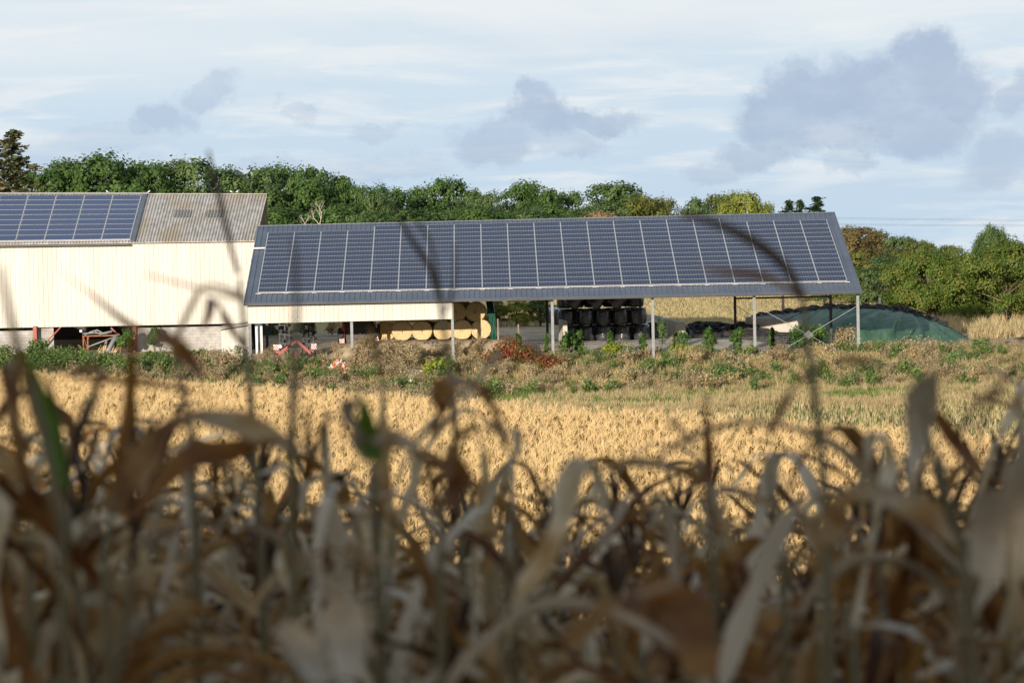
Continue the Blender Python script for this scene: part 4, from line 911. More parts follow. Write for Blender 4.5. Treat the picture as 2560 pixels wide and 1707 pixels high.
wood = [  # px, top y, distance, width factor, kind, material, words
 (95, 425, 398, .9, mOak, 'smaller oak right of the browning fir'), (160, 395, 405, .9, mOak2, 'mid-height grey-green oak'),
 (240, 376, 400, 1.15, mOak, 'tallest broad dark green oak of the wood'), (320, 402, 408, .85, mOak, 'dark green oak sloping down to the right'), (385, 408, 398, .8, mOak, 'lower bright green oak between two taller ones'),
 (470, 397, 402, 1.1, mOak2, 'broad greyish green oak'), (545, 412, 410, .7, mOak, 'narrow dark oak just left of the barn gable'),
 (625, 412, 396, 1.0, mOak2, 'light green lumpy oak at the barn gable end'), (700, 410, 404, .9, mOak, 'lumpy green oak'), (775, 412, 398, .95, mOak, 'dense green oak'), (845, 440, 402, .8, mOak, 'dark oak lower than its left neighbour'),
 (905, 458, 398, .7, mOak, 'small dark green oak'), (975, 455, 392, .7, mOak, 'pointed dark green oak'), (940, 478, 385, .8, mOak2, 'paler low oak in front'),
 (1050, 462, 400, .8, mOak, 'dark green oak'), (1115, 446, 398, .95, mOak, 'round-topped green oak standing above its neighbours'), (1175, 470, 396, .7, mOak2, 'low pale oak'), (1215, 474, 390, .7, mOak2, 'small grey-green oak'),
 (1300, 452, 396, .95, mOak, 'tall dark green oak with twin tops'), (1370, 468, 390, .75, mOak, 'green oak with a flat top'), (1425, 478, 396, .7, mOak, 'dark low oak'),
 (1530, 452, 390, 1.25, mOak2, 'broad mid green oak with dense round top'), (1600, 482, 380, .95, mOlive, 'olive-brown turning tree'), (1660, 492, 386, .8, mOlive, 'small olive tree'),
 (1740, 492, 388, .9, mOak2, 'loose green tree with thin upper twigs'), (1795, 486, 392, .9, mOlive, 'brownish green round tree'),
 (1862, 474, 384, .75, mYel, 'bright yellow-green tree'), (1905, 492, 384, .5, mYel, 'small yellow tree right of a brighter one'),
 (1500, 528, 372, 1.3, mOrange, 'low pale orange tree just visible'),
]
for i, (px, yt_, d, wd, m, words) in enumerate(wood):
    tree('oak_tree' if m in (mOak, mOak2) else 'deciduous_tree', words+' '+where(px), 'oak', 1+i % 5, m, px, yt_, d, wd, G1, i*1.7)
for i in range(26):   # understorey that closes the foot of the wood
    px = -60+i*62; tree('understorey_tree', 'low bushy tree at the wood foot '+where(px), 'oak', 1+(i*3) % 5, (mOak, mOak2, mOak)[i % 3], px, 505+(i*37 % 23)-(px > 900)*-6, 378+(i % 4)*2, 1.55, 'low trees at the foot of the wood', i*2.1)
fc1 = tree('fir_tree', 'tall half-brown fir with ragged branches at the far left', 'conifer', 7, mNeedleB, 36, 326, 300, 1.7, None, .5)
tree('fir_tree', 'second half-brown fir cut by the left edge of the photo', 'conifer', 9, mNeedleB, -14, 355, 302, 1.8, None, 1.5)
tree('fir_tree', 'dark fir, left of a close pair over the right end of the shed roof', 'conifer', 8, mNeedle, 1972, 500, 380, 1.7, 'three firs over the shed roof', 2)
tree('fir_tree', 'dark fir, right of a close pair over the right end of the shed roof', 'conifer', 8, mNeedle, 2000, 500, 380, 1.5, 'three firs over the shed roof', 1)
tree('fir_tree', 'broad dark fir standing alone above the shed roof near its right end', 'conifer', 9, mNeedle, 2042, 491, 382, 2.1, 'three firs over the shed roof', 4)
# right side
tree('autumn_tree', 'rust-brown autumn tree just right of the shed roof', 'oak', 2, mRusty, 2140, 562, 330, 1.25, None, 1)
tree('autumn_tree', 'rusty tree with green patches behind the brown one', 'oak', 3, mRusty, 2190, 570, 332, 1., None, 3)
for i, (px, yy, d, w_, m, lb) in enumerate([(2245, 590, 325, 1.1, mOak2, 'dull green tree in the gap right of the rusty trees'), (2300, 592, 322, 1., mOlive, 'olive tree sloping down towards the walnut'), (2130, 625, 305, 1.6, mOlive, 'greenish brown thicket tree right of the shed roof edge'),
                                 (2210, 640, 300, 1.5, mOak2, 'dull green thicket tree left of the walnut'), (2060, 700, 330, 2.0, mOak2, 'low hedge tree far behind the shed posts'), (2370, 612, 322, 1., mOlive, 'brownish tree top peeping between the walnuts'), (2350, 660, 306, 1.5, mOlive, 'shaded tree behind the left walnut')]):
    tree('hedgerow_tree', lb, 'oak', 1+(i*2) % 5, m, px, yy, d, w_, 'hedgerow trees right of the shed', i)
tree('walnut_tree', 'wide green and ochre walnut tree, the left one of the big pair', 'wide', 11, mWalnut, 2320, 628, 276, 1.08, 'walnut trees', .4)
tree('walnut_tree', 'wide walnut tree turning ochre, the right one of the big pair', 'wide', 12, mWalnut, 2515, 600, 272, 1.1, 'walnut trees', 2.0)
tree('walnut_tree', 'green walnut tree closing the gap between the big pair', 'wide', 12, mWalnut, 2425, 640, 282, .9, None, 3.)
tree('walnut_tree', 'bright green round tree top behind the right walnut', 'wide', 11, mOak2, 2480, 568, 300, .45, None, 1)
tree('walnut_tree', 'ochre walnut tree cut by the right edge of the photo', 'wide', 12, mWalnut, 2690, 625, 280, 1., 'walnut trees', 1.)
for i, (px, yy, w_, m) in enumerate([(1290, 742, 1.6, mShrubY), (1240, 748, 1.4, mOlive), (1350, 740, 1.5, mOak2), (760, 790, 1.3, mOlive), (830, 800, 1.2, mStrawG), (700, 800, 1.4, mOlive)]):
    tree('thicket_bush', ['yellow-green bush behind the shed between the curtain and black bales', 'dark bush right behind the green curtain', 'green bush left of the black bales', 'olive bush behind the disc harrow', 'pale bush between harrow and trailer', 'dull bush behind the left end of the harrow'][i], 'oak', 1+i % 5, m, px, yy, 262 if i < 3 else 250, w_, None, i, cat='bush')
# bare pale branches sticking out of the wood
p = at(800, 548, 372); mb = MB(); rg = random.Random(8)
def br(a, d, l_, r_, k_):
    b = a+d*l_; m_ = a+d*l_*.5+Vector((rg.uniform(-.1, .1), 0, rg.uniform(-.1, .1)))*l_; mb.tube([a, m_, b], [r_, r_*.75, r_*.5], 5, cap=False)
    if k_:
        for q_ in range(3): br(b if q_ else m_, (d+Vector((rg.uniform(-.9, .9), rg.uniform(-.4, .4), rg.uniform(-.4, .7)))).normalized(), l_*.65, r_*.55, k_-1)
br(Vector((p.x, 371, p.z-1.6)), Vector((.1, 0, 1)), 1.6, .09, 3); br(Vector((p.x-1.2, 371, p.z-2)), Vector((-.3, 0, 1)), 1.3, .07, 2)
mb.tube([(p.x, 371, 1.3), (p.x, 371, p.z-1.6)], [.16, .1], 6); o = Vector((p.x, 371, 1.3)); tag(local(mb, o).build('dead_tree', mPale, None, True, o), 'bleached leafless branches sticking out of the wood above the shed roof', 'dead tree')

# shrubs and weeds on the bank
def shrub(name, label, cat, m, px, ybase, ytop, d, wpx, n=900, size=.09, stems=7, group=None, seed=1, stem_m=None, airy=.5):
    rg = np.random.default_rng(seed); b = at(px, ybase, d); g_ = gz(b.x, d); t = at(px, ytop, d); h = max(.5, t.z-g_); w = wpx/F*d/2
    o = empty(name, (b.x, d, g_), label, cat, group); lob = []
    for i in range(9): a = rg.uniform(0, 6.28); r = rg.uniform(0, .6)*w; lob.append((r*math.cos(a)*(.45 if airy < .4 and i > 4 else 1), r*math.sin(a)*.7, h*(rg.uniform(.35, .8) if airy > .4 else (.82-.085*i)), w*.42, w*.38, h*.22))
    P, Nn, rnd = crown(lob, n, size, rg, 12, .35 if airy > .4 else .22); P[:, 2] = np.maximum(P[:, 2], .03); V, Fc, rr = leafcards(P, Nn, size, rg, 1.7, rnd); mb = MB(); mb.add(V, Fc, 0, rr); mb.build('foliage', m, o)
    mb = MB()
    for i in range(stems): L_ = lob[i % 9]; mb.tube([(L_[0]*.15, L_[1]*.15, -.03), (L_[0]*.5, L_[1]*.5, L_[2]*.5), L_[:3]], [.022, .015, .006], 5, cap=False)
    mb.build('stems', stem_m or mBark, o); return o
mRedStem = mat('red_stems', (.35, .05, .04), (.4, .08, .06))
shrub('red_bush', 'crimson and green autumn bush on the bank below the straw bales', 'bush', mShrubR, 1275, 955, 858, 209.5, 135, 2600, .10, 9, seed=1)
shrub('red_bush', 'lower crimson part-bare bush right of the big crimson one', 'bush', mShrubR, 1378, 985, 890, 206.5, 85, 900, .09, 11, seed=2, stem_m=mRedStem)
shrub('sumac_bush', 'small dark green tree-like bush on red stems at the foot of the bank', 'bush', mShrubR if 0 else mShrubG, 1812, 990, 922, 202.5, 100, 2200, .10, 8, seed=3, stem_m=mRedStem)
shrub('yellow_green_bush', 'bright lime-green bush beside the white rubble', 'bush', mShrubY, 1102, 965, 905, 206, 95, 800, .12, 8, seed=4)
shrub('yellow_bush', 'yellow leafy bush right of the fifth front post', 'bush', mShrubY, 1722, 925, 868, 212.5, 105, 1300, .11, 8, seed=5)
shrub('yellow_bush', 'small yellow-green bush between ivy posts in front of the black bales', 'bush', mShrubY, 1532, 915, 858, 213.3, 80, 700, .10, 6, seed=6)
shrub('ivy_bush', 'big glossy green climber under the cross brace', 'bush', mIvy, 2025, 905, 816, 214.5, 100, 2400, .12, 9, seed=7, stem_m=mRedStem)
shrub('pale_green_bush', 'airy pale green bush at the foot of the bank near the right edge', 'bush', leafmat('pale_leaves', [(.10, .16, .05), (.16, .24, .08), (.25, .33, .13)]), 2395, 955, 895, 207, 95, 1500, .09, 9, seed=8)
shrub('brown_thicket', 'dark brown dried thicket left of the last front post', 'bush', mBrownW, 2105, 905, 824, 215.5, 85, 2200, .08, 12, seed=9)
shrub('brown_thicket', 'dark dried thicket below the right end of the green heap', 'bush', mBrownW, 2290, 925, 868, 213, 190, 3000, .08, 14, seed=10)
shrub('dark_bush', 'shaded dark bush behind the fourth front post', 'bush', mIvy, 1420, 905, 835, 215.4, 60, 1200, .11, 6, seed=11)
shrub('slim_bush', 'slim grey-green conifer-like bush before the right clamp wall', 'bush', mOak2, 1655, 905, 797, 217.2, 28, 900, .09, 5, seed=12)
shrub('green_bush', 'dark green bush hiding the foot of the clamp wall', 'bush', mIvy, 1700, 905, 833, 216.8, 60, 1500, .11, 6, seed=13)
shrub('climbing_bush', 'green vine climbing the block wall of the barn', 'bush', mIvy, 388, 900, 812, 225.2, 36, 1400, .12, 5, seed=14)
shrub('vine', 'vine hanging over the red column in the barn opening', 'vine', mIvy, 316, 905, 822, 224.0, 44, 1500, .12, 5, seed=15)
for i, (px, yt_, w_) in enumerate([(15, 872, 120), (95, 852, 70), (110, 880, 130), (185, 866, 60), (240, 884, 150), (330, 895, 90), (375, 880, 40), (430, 905, 120)]):
    shrub('green_weed_bush', 'green weed bush in front of the barn, %s' % ['at the left photo edge', 'at the foot of the left red column', 'below the white pillar', 'tall one before the dark opening', 'under the leaning pipe', 'below the second red column', 'at the foot of the climbing vine', 'below the grey block wall'][i], 'bush', mShrubG, px, 950, yt_, 213-(i % 3)*2, w_, 1800, .09, 8, 'green bushes before the barn', 30+i)
for i, (px, yt_, w_) in enumerate([(480, 895, 100), (560, 872, 110), (900, 868, 70), (960, 860, 90), (1025, 858, 90), (940, 905, 120), (1060, 880, 60), (880, 900, 80)]):
    shrub('brown_weed_bush', 'dry brown weed clump on the bank, %s' % ['below the lean-to', 'in front of the lean-to wall', 'right of the second front post', 'below the trailer', 'tallest one left of the V frames', 'above the corn and left of the white rubble', 'beside the third front post', 'right of the tile rubble'][i], 'weeds', mBrownW, px, 950, yt_, 210.5-(i % 3)*1.5, w_, 2200, .07, 16, 'brown weed clumps', 50+i)
# ivy on the fence posts
for i, (px, ytop, w_) in enumerate([(1297, 836, 22), (1367, 836, 14), (1449, 828, 40), (1528, 832, 34), (1606, 838, 22), (1771, 822, 46), (1845, 820, 42), (1931, 822, 26)]):
    shrub('ivy', 'ivy smothering the wire fence post %s' % ['left of the fourth front post, wider one', 'just left of the fourth front post, slim', 'before the left black bales', 'before the middle black bales', 'thin tuft on the pale concrete post', 'broad one right of the yellow bush', 'bushy one left of the sixth front post', 'right of the sixth front post'][i], 'ivy', mIvy, px, 892 if i != 4 else 850, ytop, yfn-.1, w_, 900 if w_ > 20 else 450, .12, 4, 'ivy on the fence posts', 70+i, airy=.3)
# ------------------------------------------------------------------ rubble
def rubble(name, label, m2, px, py, d, wpx, hpx, n, seed, sz=.16):
    rg = np.random.default_rng(seed); c_ = at(px, py, d); o = Vector((c_.x, d, gz(c_.x, d))); w = wpx/F*d/2; h = hpx/F*d; mb = MB()
    for i in range(n):
        u, v = rg.normal(0, .45, 2); x = c_.x+u*w; y = d+v*1.0; z_ = gz(x, y)+.05+h*.75*math.exp(-(u*u+v*v)*2)*rg.uniform(.3, 1)
        s = sz*rg.uniform(.5, 1.5); mb.box((x, y, z_), (s*1.3, s, s*.3), Euler(rg.uniform(-1, 1, 3)*1.2).to_matrix(), int(rg.uniform() < .25))
    return tag(local(mb, o).build(name, m2, None, False, o), label, 'rubble')
rubble('tile_rubble', 'heap of broken orange roof tiles on the bank beside the second post', [mTile, mRub], 845, 935, 208.5, 75, 42, 330, 1)
rubble('tile_rubble', 'scattered broken tiles on the bare bank right of the first post', [mTile, mBark], 700, 930, 209, 150, 14, 260, 2, .12)
rubble('white_rubble', 'broken white slabs dumped next to the lime-green bush', [mRub, mConcW], 1030, 945, 206, 45, 26, 60, 3, .2)
mb = MB(); 
for k_, (a, b) in enumerate((((1012, 926), (1058, 927)), ((1022, 933), (1052, 932)))): mb.bar(at(*a, 206), at(*b, 206.4), .3, .1)
o = at(1035, 935, 206); o.z = gz(o.x, 206); tag(local(mb, o).build('concrete_slab', mRub, None, False, o), 'stacked white concrete slabs on the bank left of the lime-green bush', 'slabs')
mb = MB(); mb.lathe([(0, -.02), (.12, .0), (.3, .12), (.33, .25), (.2, .38), (0, .42)], (0, 0, 0), (.3, -.4, 1), 9); o = at(1031, 970, 203.5); o.z = gz(o.x, 203.5); b_ = mb.build('plastic_sack', mWhite, None, True, o); tag(b_, 'crumpled white plastic sack at the corn edge below the slabs', 'sack')

# ------------------------------------------------------------------ scattered ground cover (one object each, geometry nodes)
def src_coll(name, meshes):
    c_ = bpy.data.collections.new(name)
    for i, me in enumerate(meshes): c_.objects.link(bpy.data.objects.new('%s_%02d' % (name, i), me))
    return c_
def scatter(name, meshes, P, rot, scl, label, cat, seed=0, mats=()):
    rg = np.random.default_rng(seed); n = len(P); me = bpy.data.meshes.new(name); me.from_pydata(P.tolist(), [], [])
    a = me.attributes.new('rot', 'FLOAT_VECTOR', 'POINT'); a.data.foreach_set('vector', rot.astype(np.float32).ravel())
    a = me.attributes.new('scl', 'FLOAT_VECTOR', 'POINT'); a.data.foreach_set('vector', (np.repeat(scl[:, None], 3, 1) if scl.ndim == 1 else scl).astype(np.float32).ravel())
    a = me.attributes.new('idx', 'INT', 'POINT'); a.data.foreach_set('value', rg.integers(0, len(meshes), n).astype(np.int32))
    ob = bpy.data.objects.new(name, me); COL.objects.link(ob)
    ng = bpy.data.node_groups.new(name, 'GeometryNodeTree'); ng.interface.new_socket('Geometry', in_out='INPUT', socket_type='NodeSocketGeometry'); ng.interface.new_socket('Geometry', in_out='OUTPUT', socket_type='NodeSocketGeometry')
    q = ng.nodes; l = ng.links; gi = q.new('NodeGroupInput'); go = q.new('NodeGroupOutput'); ip = q.new('GeometryNodeInstanceOnPoints'); ci = q.new('GeometryNodeCollectionInfo')
    ci.inputs['Collection'].default_value = src_coll(name+'_src', meshes); ci.inputs['Separate Children'].default_value = True; ci.inputs['Reset Children'].default_value = True
    def na(nm, t):
        z_ = q.new('GeometryNodeInputNamedAttribute'); z_.data_type = t; z_.inputs[0].default_value = nm; return z_.outputs[0]
    l.new(gi.outputs[0], ip.inputs['Points']); l.new(ci.outputs[0], ip.inputs['Instance']); ip.inputs['Pick Instance'].default_value = True
    l.new(na('idx', 'INT'), ip.inputs['Instance Index']); l.new(na('rot', 'FLOAT_VECTOR'), ip.inputs['Rotation']); l.new(na('scl', 'FLOAT_VECTOR'), ip.inputs['Scale']); l.new(ip.outputs[0], go.inputs[0])
    md = ob.modifiers.new('scatter', 'NODES'); md.node_group = ng
    return tag(ob, label, cat, kind='stuff')
def blades(n, r, h, w, seed, lean=.35, dirn=None):
    rg = np.random.default_rng(seed); mb = MB()
    for i in range(n):
        a, b = rg.uniform(0, 6.28), rg.uniform(0, 6.28); p = np.array([r*rg.uniform()*math.cos(a), r*rg.uniform()*math.sin(a), -.02]); d = np.array([math.cos(b), math.sin(b), 0])*rg.uniform(.05, lean); hh = h*rg.uniform(.5, 1.1)
        if dirn is not None: d = d*.6+np.array(dirn)*rg.uniform(.3, 1)
        s = np.array([-math.sin(b+rg.uniform(-1, 1)), math.cos(b), 0])*w/2; m_ = p+np.array([0, 0, hh*.55])+d*hh*.35; t = p+np.array([0, 0, hh])+d*hh*1.1
        mb.add([p-s, p+s, m_+s*.8, m_-s*.8, t], [(0, 1, 2, 3), (3, 2, 4)], 0, rg.uniform())
    return mb
def weed(seed, h=1., w=.3, n=60, size=.05, stems=9):
    rg = np.random.default_rng(seed); mb = MB(); P = []
    for i in range(stems):
        a = rg.uniform(0, 6.28); r = rg.uniform(.1, 1)*w; t = np.array([r*math.cos(a), r*math.sin(a), h*rg.uniform(.6, 1)]); mb.tube([(0, 0, -.02), tuple(t*.5+[0, 0, .06]), tuple(t)], [.008, .006, .003], 3, cap=False, rnd=rg.uniform(0, .5))
        k_ = n//stems; u = rg.uniform(.35, 1.02, k_)[:, None]; P.append(t*u+rg.normal(size=(k_, 3))*.05)
    P = np.concatenate(P); V, Fc, rr = leafcards(P, rg.normal(size=P.shape)+[0, -.2, .5], size, rg, 1.8); mb.add(V, Fc, 0, rr); return mb
def region(n, seed, y0, y1, dens=None, xlim=None):
    rg = np.random.default_rng(seed); y = rg.uniform(y0, y1, n); hw = y*.152+9; x = rg.uniform(-1, 1, n)*hw
    k_ = np.ones(n, bool)
    if dens is not None: k_ &= rg.uniform(0, 1, n) < dens(x, y)
    x, y = x[k_], y[k_]; return rg, np.stack([x, y, terr(x, y)], 1)
def rr3(rg, n, tilt=.12): return np.stack([rg.normal(0, tilt, n), rg.normal(0, tilt, n), rg.uniform(0, 6.28, n)], 1)
edge = lambda x: np.minimum(150.5-1.6*x, 195.5+.8*np.sin(x*.7))
grassM = [blades(30, .24, .46, .026, s, .6).mesh('tuft', mStrawG) for s in range(4)]
greenM = [blades(26, .20, .34, .024, s+9).mesh('tuft', mGrassG) for s in range(4)]
weedM = [weed(s, 1.05, .42, 260, .052, 12).mesh('weed', mBrownW) for s in range(5)]
gweedM = [weed(s+20, .75, .38, 230, .06, 11).mesh('weed', mShrubG) for s in range(4)]
clump = lambda x, y, s, ph, th: (wob(x, y, s, ph) > th)*1.
onbank = lambda x, y: (y > edge(x)+1.2)*1.
rg, P = region(19000, 1, 176, 214.5, lambda x, y: onbank(x, y)*((y > 196.5)|(x < -2))*.45+onbank(x, y)*((y > 196.5)|(x < -2))+.75*clump(x, y, .35, 0, -.1)); scatter('dry_grass', grassM, P, rr3(rg, len(P)), rg.uniform(.6, 1.3, len(P)), 'straw-coloured dry grass covering the bank', 'grass', 1)
rg, P = region(17000, 2, 188, 213, lambda x, y: onbank(x, y)*(.2+.8*clump(x, y, .3, 1.5, -.05))); scatter('green_grass', greenM, P, rr3(rg, len(P)), rg.uniform(.5, 1.2, len(P)), 'patches of green grass at the foot of the bank', 'grass', 2)
rg, P = region(7600, 3, 172, 214.5, lambda x, y: onbank(x, y)*((y > 197)|(x < -2))*(clump(x, y, .32, 3.5, .12)+.08)*(.35+.65*(x < 0))*((x > -16.5)|(y < 208))); scatter('brown_weeds', weedM, P, rr3(rg, len(P)), rg.uniform(.5, 1.15, len(P))*(1-.15*(P[:, 0] > 2)), 'brown dried weeds standing over the bank', 'weeds', 3)
rg, P = region(5200, 4, 172, 223, lambda x, y: onbank(x, y)*(clump(x, y, .3, 6.1, .1)+.12)*np.where(x < -13, .8, .6*(y > 196))*np.where((y > 213) & (x > -17), .0, 1.)); scatter('green_weeds', gweedM, P, rr3(rg, len(P)), rg.uniform(.6, 1.5, len(P)), 'green weeds in patches on the bank and before the barn', 'weeds', 4)
rg, P = region(5000, 14, 236, 300, lambda x, y: ((x > 22)&((y > 257)|(x > 32)|(y < 0)))|((x > -14)&(x < 2)&(y > 262)&(y < 285))); scatter('rough_grass', grassM, P, rr3(rg, len(P)), rg.uniform(1.2, 2.2, len(P)), 'tall pale rough grass under and beside the walnut trees', 'grass', 5)
rg, P = region(4000, 15, 213.5, 224, lambda x, y: (x > 21)*1.+((x > -17)&(x < -8))*.3); scatter('yard_weeds', weedM+grassM, P, rr3(rg, len(P)), rg.uniform(.3, .65, len(P)), 'dry weeds along the foot of the silage heap and shed floor edge', 'weeds', 6)
bigM = [weed(s+60, .9, .75, 420, .06, 26).mesh('mound', (mBrownW, mStrawG, mShrubG, mBrownW, mStrawG)[s % 5]) for s in range(10)]
rg, P = region(1600, 44, 198, 213.5, lambda x, y: (x > -14)*.9); P = P[:330]; scatter('bank_scrub', bigM, P, rr3(rg, len(P)), rg.uniform(.4, 1.15, len(P)), 'mixed dry and green scrub humps on the bank', 'scrub', 21)
# stubble
st_ = [blades(5, .10, .32, .03, s+40, .2).mesh('stub', mStrawG) for s in range(4)]
ys = []; rg = np.random.default_rng(5)
for y in np.arange(128, 197, .75):
    x = np.arange(-20, 40, .17)+rg.normal(0, .04, 353); k_ = (y > edge(x)+.6) & (np.abs(x) < .152*y+4) & (rg.uniform(size=353) < .62) & (x > -4); ys.append(np.stack([x[k_], y+rg.normal(0, .06, k_.sum()), np.zeros(k_.sum())], 1))
P = np.concatenate(ys); scatter('corn_stubble', st_, P, rr3(rg, len(P), .1), rg.uniform(.6, 1.3, len(P)), 'rows of short cut corn stubble between the standing corn and the bank', 'stubble', 7)
rg, P = region(7000, 16, 130, 198, lambda x, y: (y > edge(x)+.5)*.9*(x > -4)); scatter('field_weeds', greenM, P, rr3(rg, len(P)), rg.uniform(.3, .65, len(P)), 'thin green weeds among the corn stubble', 'weeds', 8)
rg, P = region(42000, 6, 257, 376, lambda x, y: (x > 4)*1.); P[:, 1] = np.round(P[:, 1]/.6)*.6+rg.normal(0, .05, len(P)); scatter('straw_stubble', st_, P, rr3(rg, len(P)), rg.uniform(.6, 1.1, len(P)), 'golden stubble of the far field seen below the shed roof', 'stubble', 9)

# ------------------------------------------------------------------ corn
def ribbon(mb, pts, width, nrm, fold=.25, rnd=.5, three=True):
    pts = np.asarray(pts, float); k_ = len(pts); T = np.gradient(pts, axis=0); T /= np.linalg.norm(T, axis=1, keepdims=True)+1e-9; nrm = np.asarray(nrm, float); nrm = np.repeat(nrm[None], k_, 0) if nrm.ndim == 1 else nrm
    S = np.cross(T, nrm); S /= np.linalg.norm(S, axis=1, keepdims=True)+1e-9; Nn = np.cross(S, T); w = np.asarray(width)[:, None]/2
    if three:
        V = np.stack([pts-S*w+Nn*w*fold, pts, pts+S*w+Nn*w*fold], 1).reshape(-1, 3); Fc = [(3*i+j, 3*i+j+1, 3*i+4+j, 3*i+3+j) for i in range(k_-1) for j in (0, 1)]
    else:
        V = np.stack([pts-S*w, pts+S*w], 1).reshape(-1, 3); Fc = [(2*i, 2*i+1, 2*i+3, 2*i+2) for i in range(k_-1)]
    mb.add(V, Fc, 0, rnd)
def corn(seed, H=1.75, nseg=12, three=True, tassel=1., nl=11, hmin=.35, lw=.075, wind=.0, droop=1., wild=0.):
    rg = np.random.default_rng(seed); st, lf, ts = MB(), MB(), MB(); lean = rg.normal(0, .05, 2)
    stem = lambda h: np.array([lean[0]*h*h*.5, lean[1]*h*h*.5, h]); st.tube([tuple(stem(h)) for h in np.linspace(-.03, H, 6)], np.linspace(.013, .006, 6).tolist(), 6 if three else 4, rnd=rg.uniform())
    az = rg.uniform(0, 6.28)
    for i in range(nl):
        h = hmin+(H-.08-hmin)*(i+rg.uniform(-.3, .3))/(nl-1); az += math.pi+rg.normal(0, .45); Ln = rg.uniform(.45, .85+.2*wild)*(1-.25*(i/nl)**2); th0 = R(rg.uniform(50-22*wild, 80)); th1 = R(rg.uniform(-88+14*wild, -35+45*wild))*droop; mid = rg.uniform(.15, .5+.25*wild)
        s = np.linspace(0, 1, nseg); th = th0+(th1-th0)/(1+np.exp(-(s-mid)*rg.uniform(6, 14))); a = az+np.cumsum(rg.normal(0, .12+.22*wild, nseg))*.6; th = th+np.cumsum(rg.normal(0, .16*wild, nseg))*.8
        d = np.stack([np.cos(th)*np.cos(a)+wind*.5, np.cos(th)*np.sin(a), np.sin(th)], 1)*(Ln/nseg); p = stem(max(h, .05))+np.concatenate([[np.zeros(3)], np.cumsum(d, 0)[:-1]]); 
        w = lw*rg.uniform(.7, 1.2)*np.clip(np.minimum(.45+s*3, 1)*np.sqrt(np.clip(1-s**2.2, 0, 1)), .04, 1)*(1+.18*np.sin(s*17+i))*rg.uniform(.82, 1.12, nseg)
        up = np.array([-np.sin(az)*.0, 0, 1.])+np.array([math.cos(az), math.sin(az), 0])*.3; tw = rg.uniform(-1.3, 1.3)*s+rg.uniform(-.4, .4); sd_ = np.array([-math.sin(az), math.cos(az), 0]); nn_ = up[None]*np.cos(tw)[:, None]+sd_[None]*np.sin(tw)[:, None]
        ribbon(lf, p, w, nn_, rg.uniform(.1, .9), float(np.clip(rg.normal(.55, .25), 0, 1)), three)
    if tassel > 0:
        top = stem(H); nb = int(rg.integers(5, 9)); tl = .30*tassel
        ts.tube([tuple(top), tuple(top+[0.03+wind*.1, 0, tl*1.1])], [.005, .002], 4, rnd=.5)
        for i in range(nb):
            a = rg.uniform(0, 6.28); b = top+np.array([0, 0, .02+i*.012]); o_ = np.array([math.cos(a), math.sin(a), 0])*rg.uniform(.04, .12)*tassel+np.array([wind*.16, 0, 0]); P_3 = [b, b+o_*.6+[0, 0, tl*.5], b+o_*1.3+[0, 0, tl*rg.uniform(.75, 1)]]
            if three: ts.tube([tuple(q_) for q_ in P_3], [.006, .007, .003], 4, rnd=rg.uniform())
            else: ribbon(ts, P_3, [.012, .016, .008], (0, -1, .2), 0, rg.uniform(), False)
    return st, lf, ts
# the sunlit field: one mesh per variant
fieldM = []
for s in range(10):
    st, lf, ts = corn(100+s, 1.95, 6, False, 1.1, 16, .75, .062, .45, .9); mb = MB()
    for q_ in (st, lf): mb.v += [v for v in q_.v]; mb.r += q_.r; mb.f += [[i+mb.n for i in f] for f in q_.f]; mb.m += q_.m; mb.n += q_.n
    k0 = mb.n; mb.v += ts.v; mb.r += ts.r; mb.f += [[i+k0 for i in f] for f in ts.f]; mb.m += [1]*len(ts.f); mb.n += ts.n
    fieldM.append(mb.mesh('corn', [mCornF, mCornT]))
rg = np.random.default_rng(77); pts = []
for y in np.arange(24, 200, .42):
    hw = .152*y+8; n_ = int(2*hw/.36); x = np.linspace(-hw, hw, n_)+rg.normal(0, .09, n_); k_ = (y < edge(x)+rg.normal(0, .3, n_)) & (rg.uniform(size=n_) < .93); pts.append(np.stack([x[k_], np.full(k_.sum(), y)+rg.normal(0, .10, k_.sum()), np.zeros(k_.sum())], 1))
P = np.concatenate(pts); P[:, 2] = terr(P[:, 0], P[:, 1]); n_ = len(P)
rot = np.stack([rg.normal(0, .07, n_), rg.normal(.07, .07, n_), rg.uniform(-.5, .5, n_)+np.where(rg.uniform(size=n_) < .3, 3.14, 0)], 1)
scatter('corn_field', fieldM, P, rot, rg.uniform(.9, 1.1, n_), 'sunlit field of standing dry golden corn below the bank', 'corn field', 12)
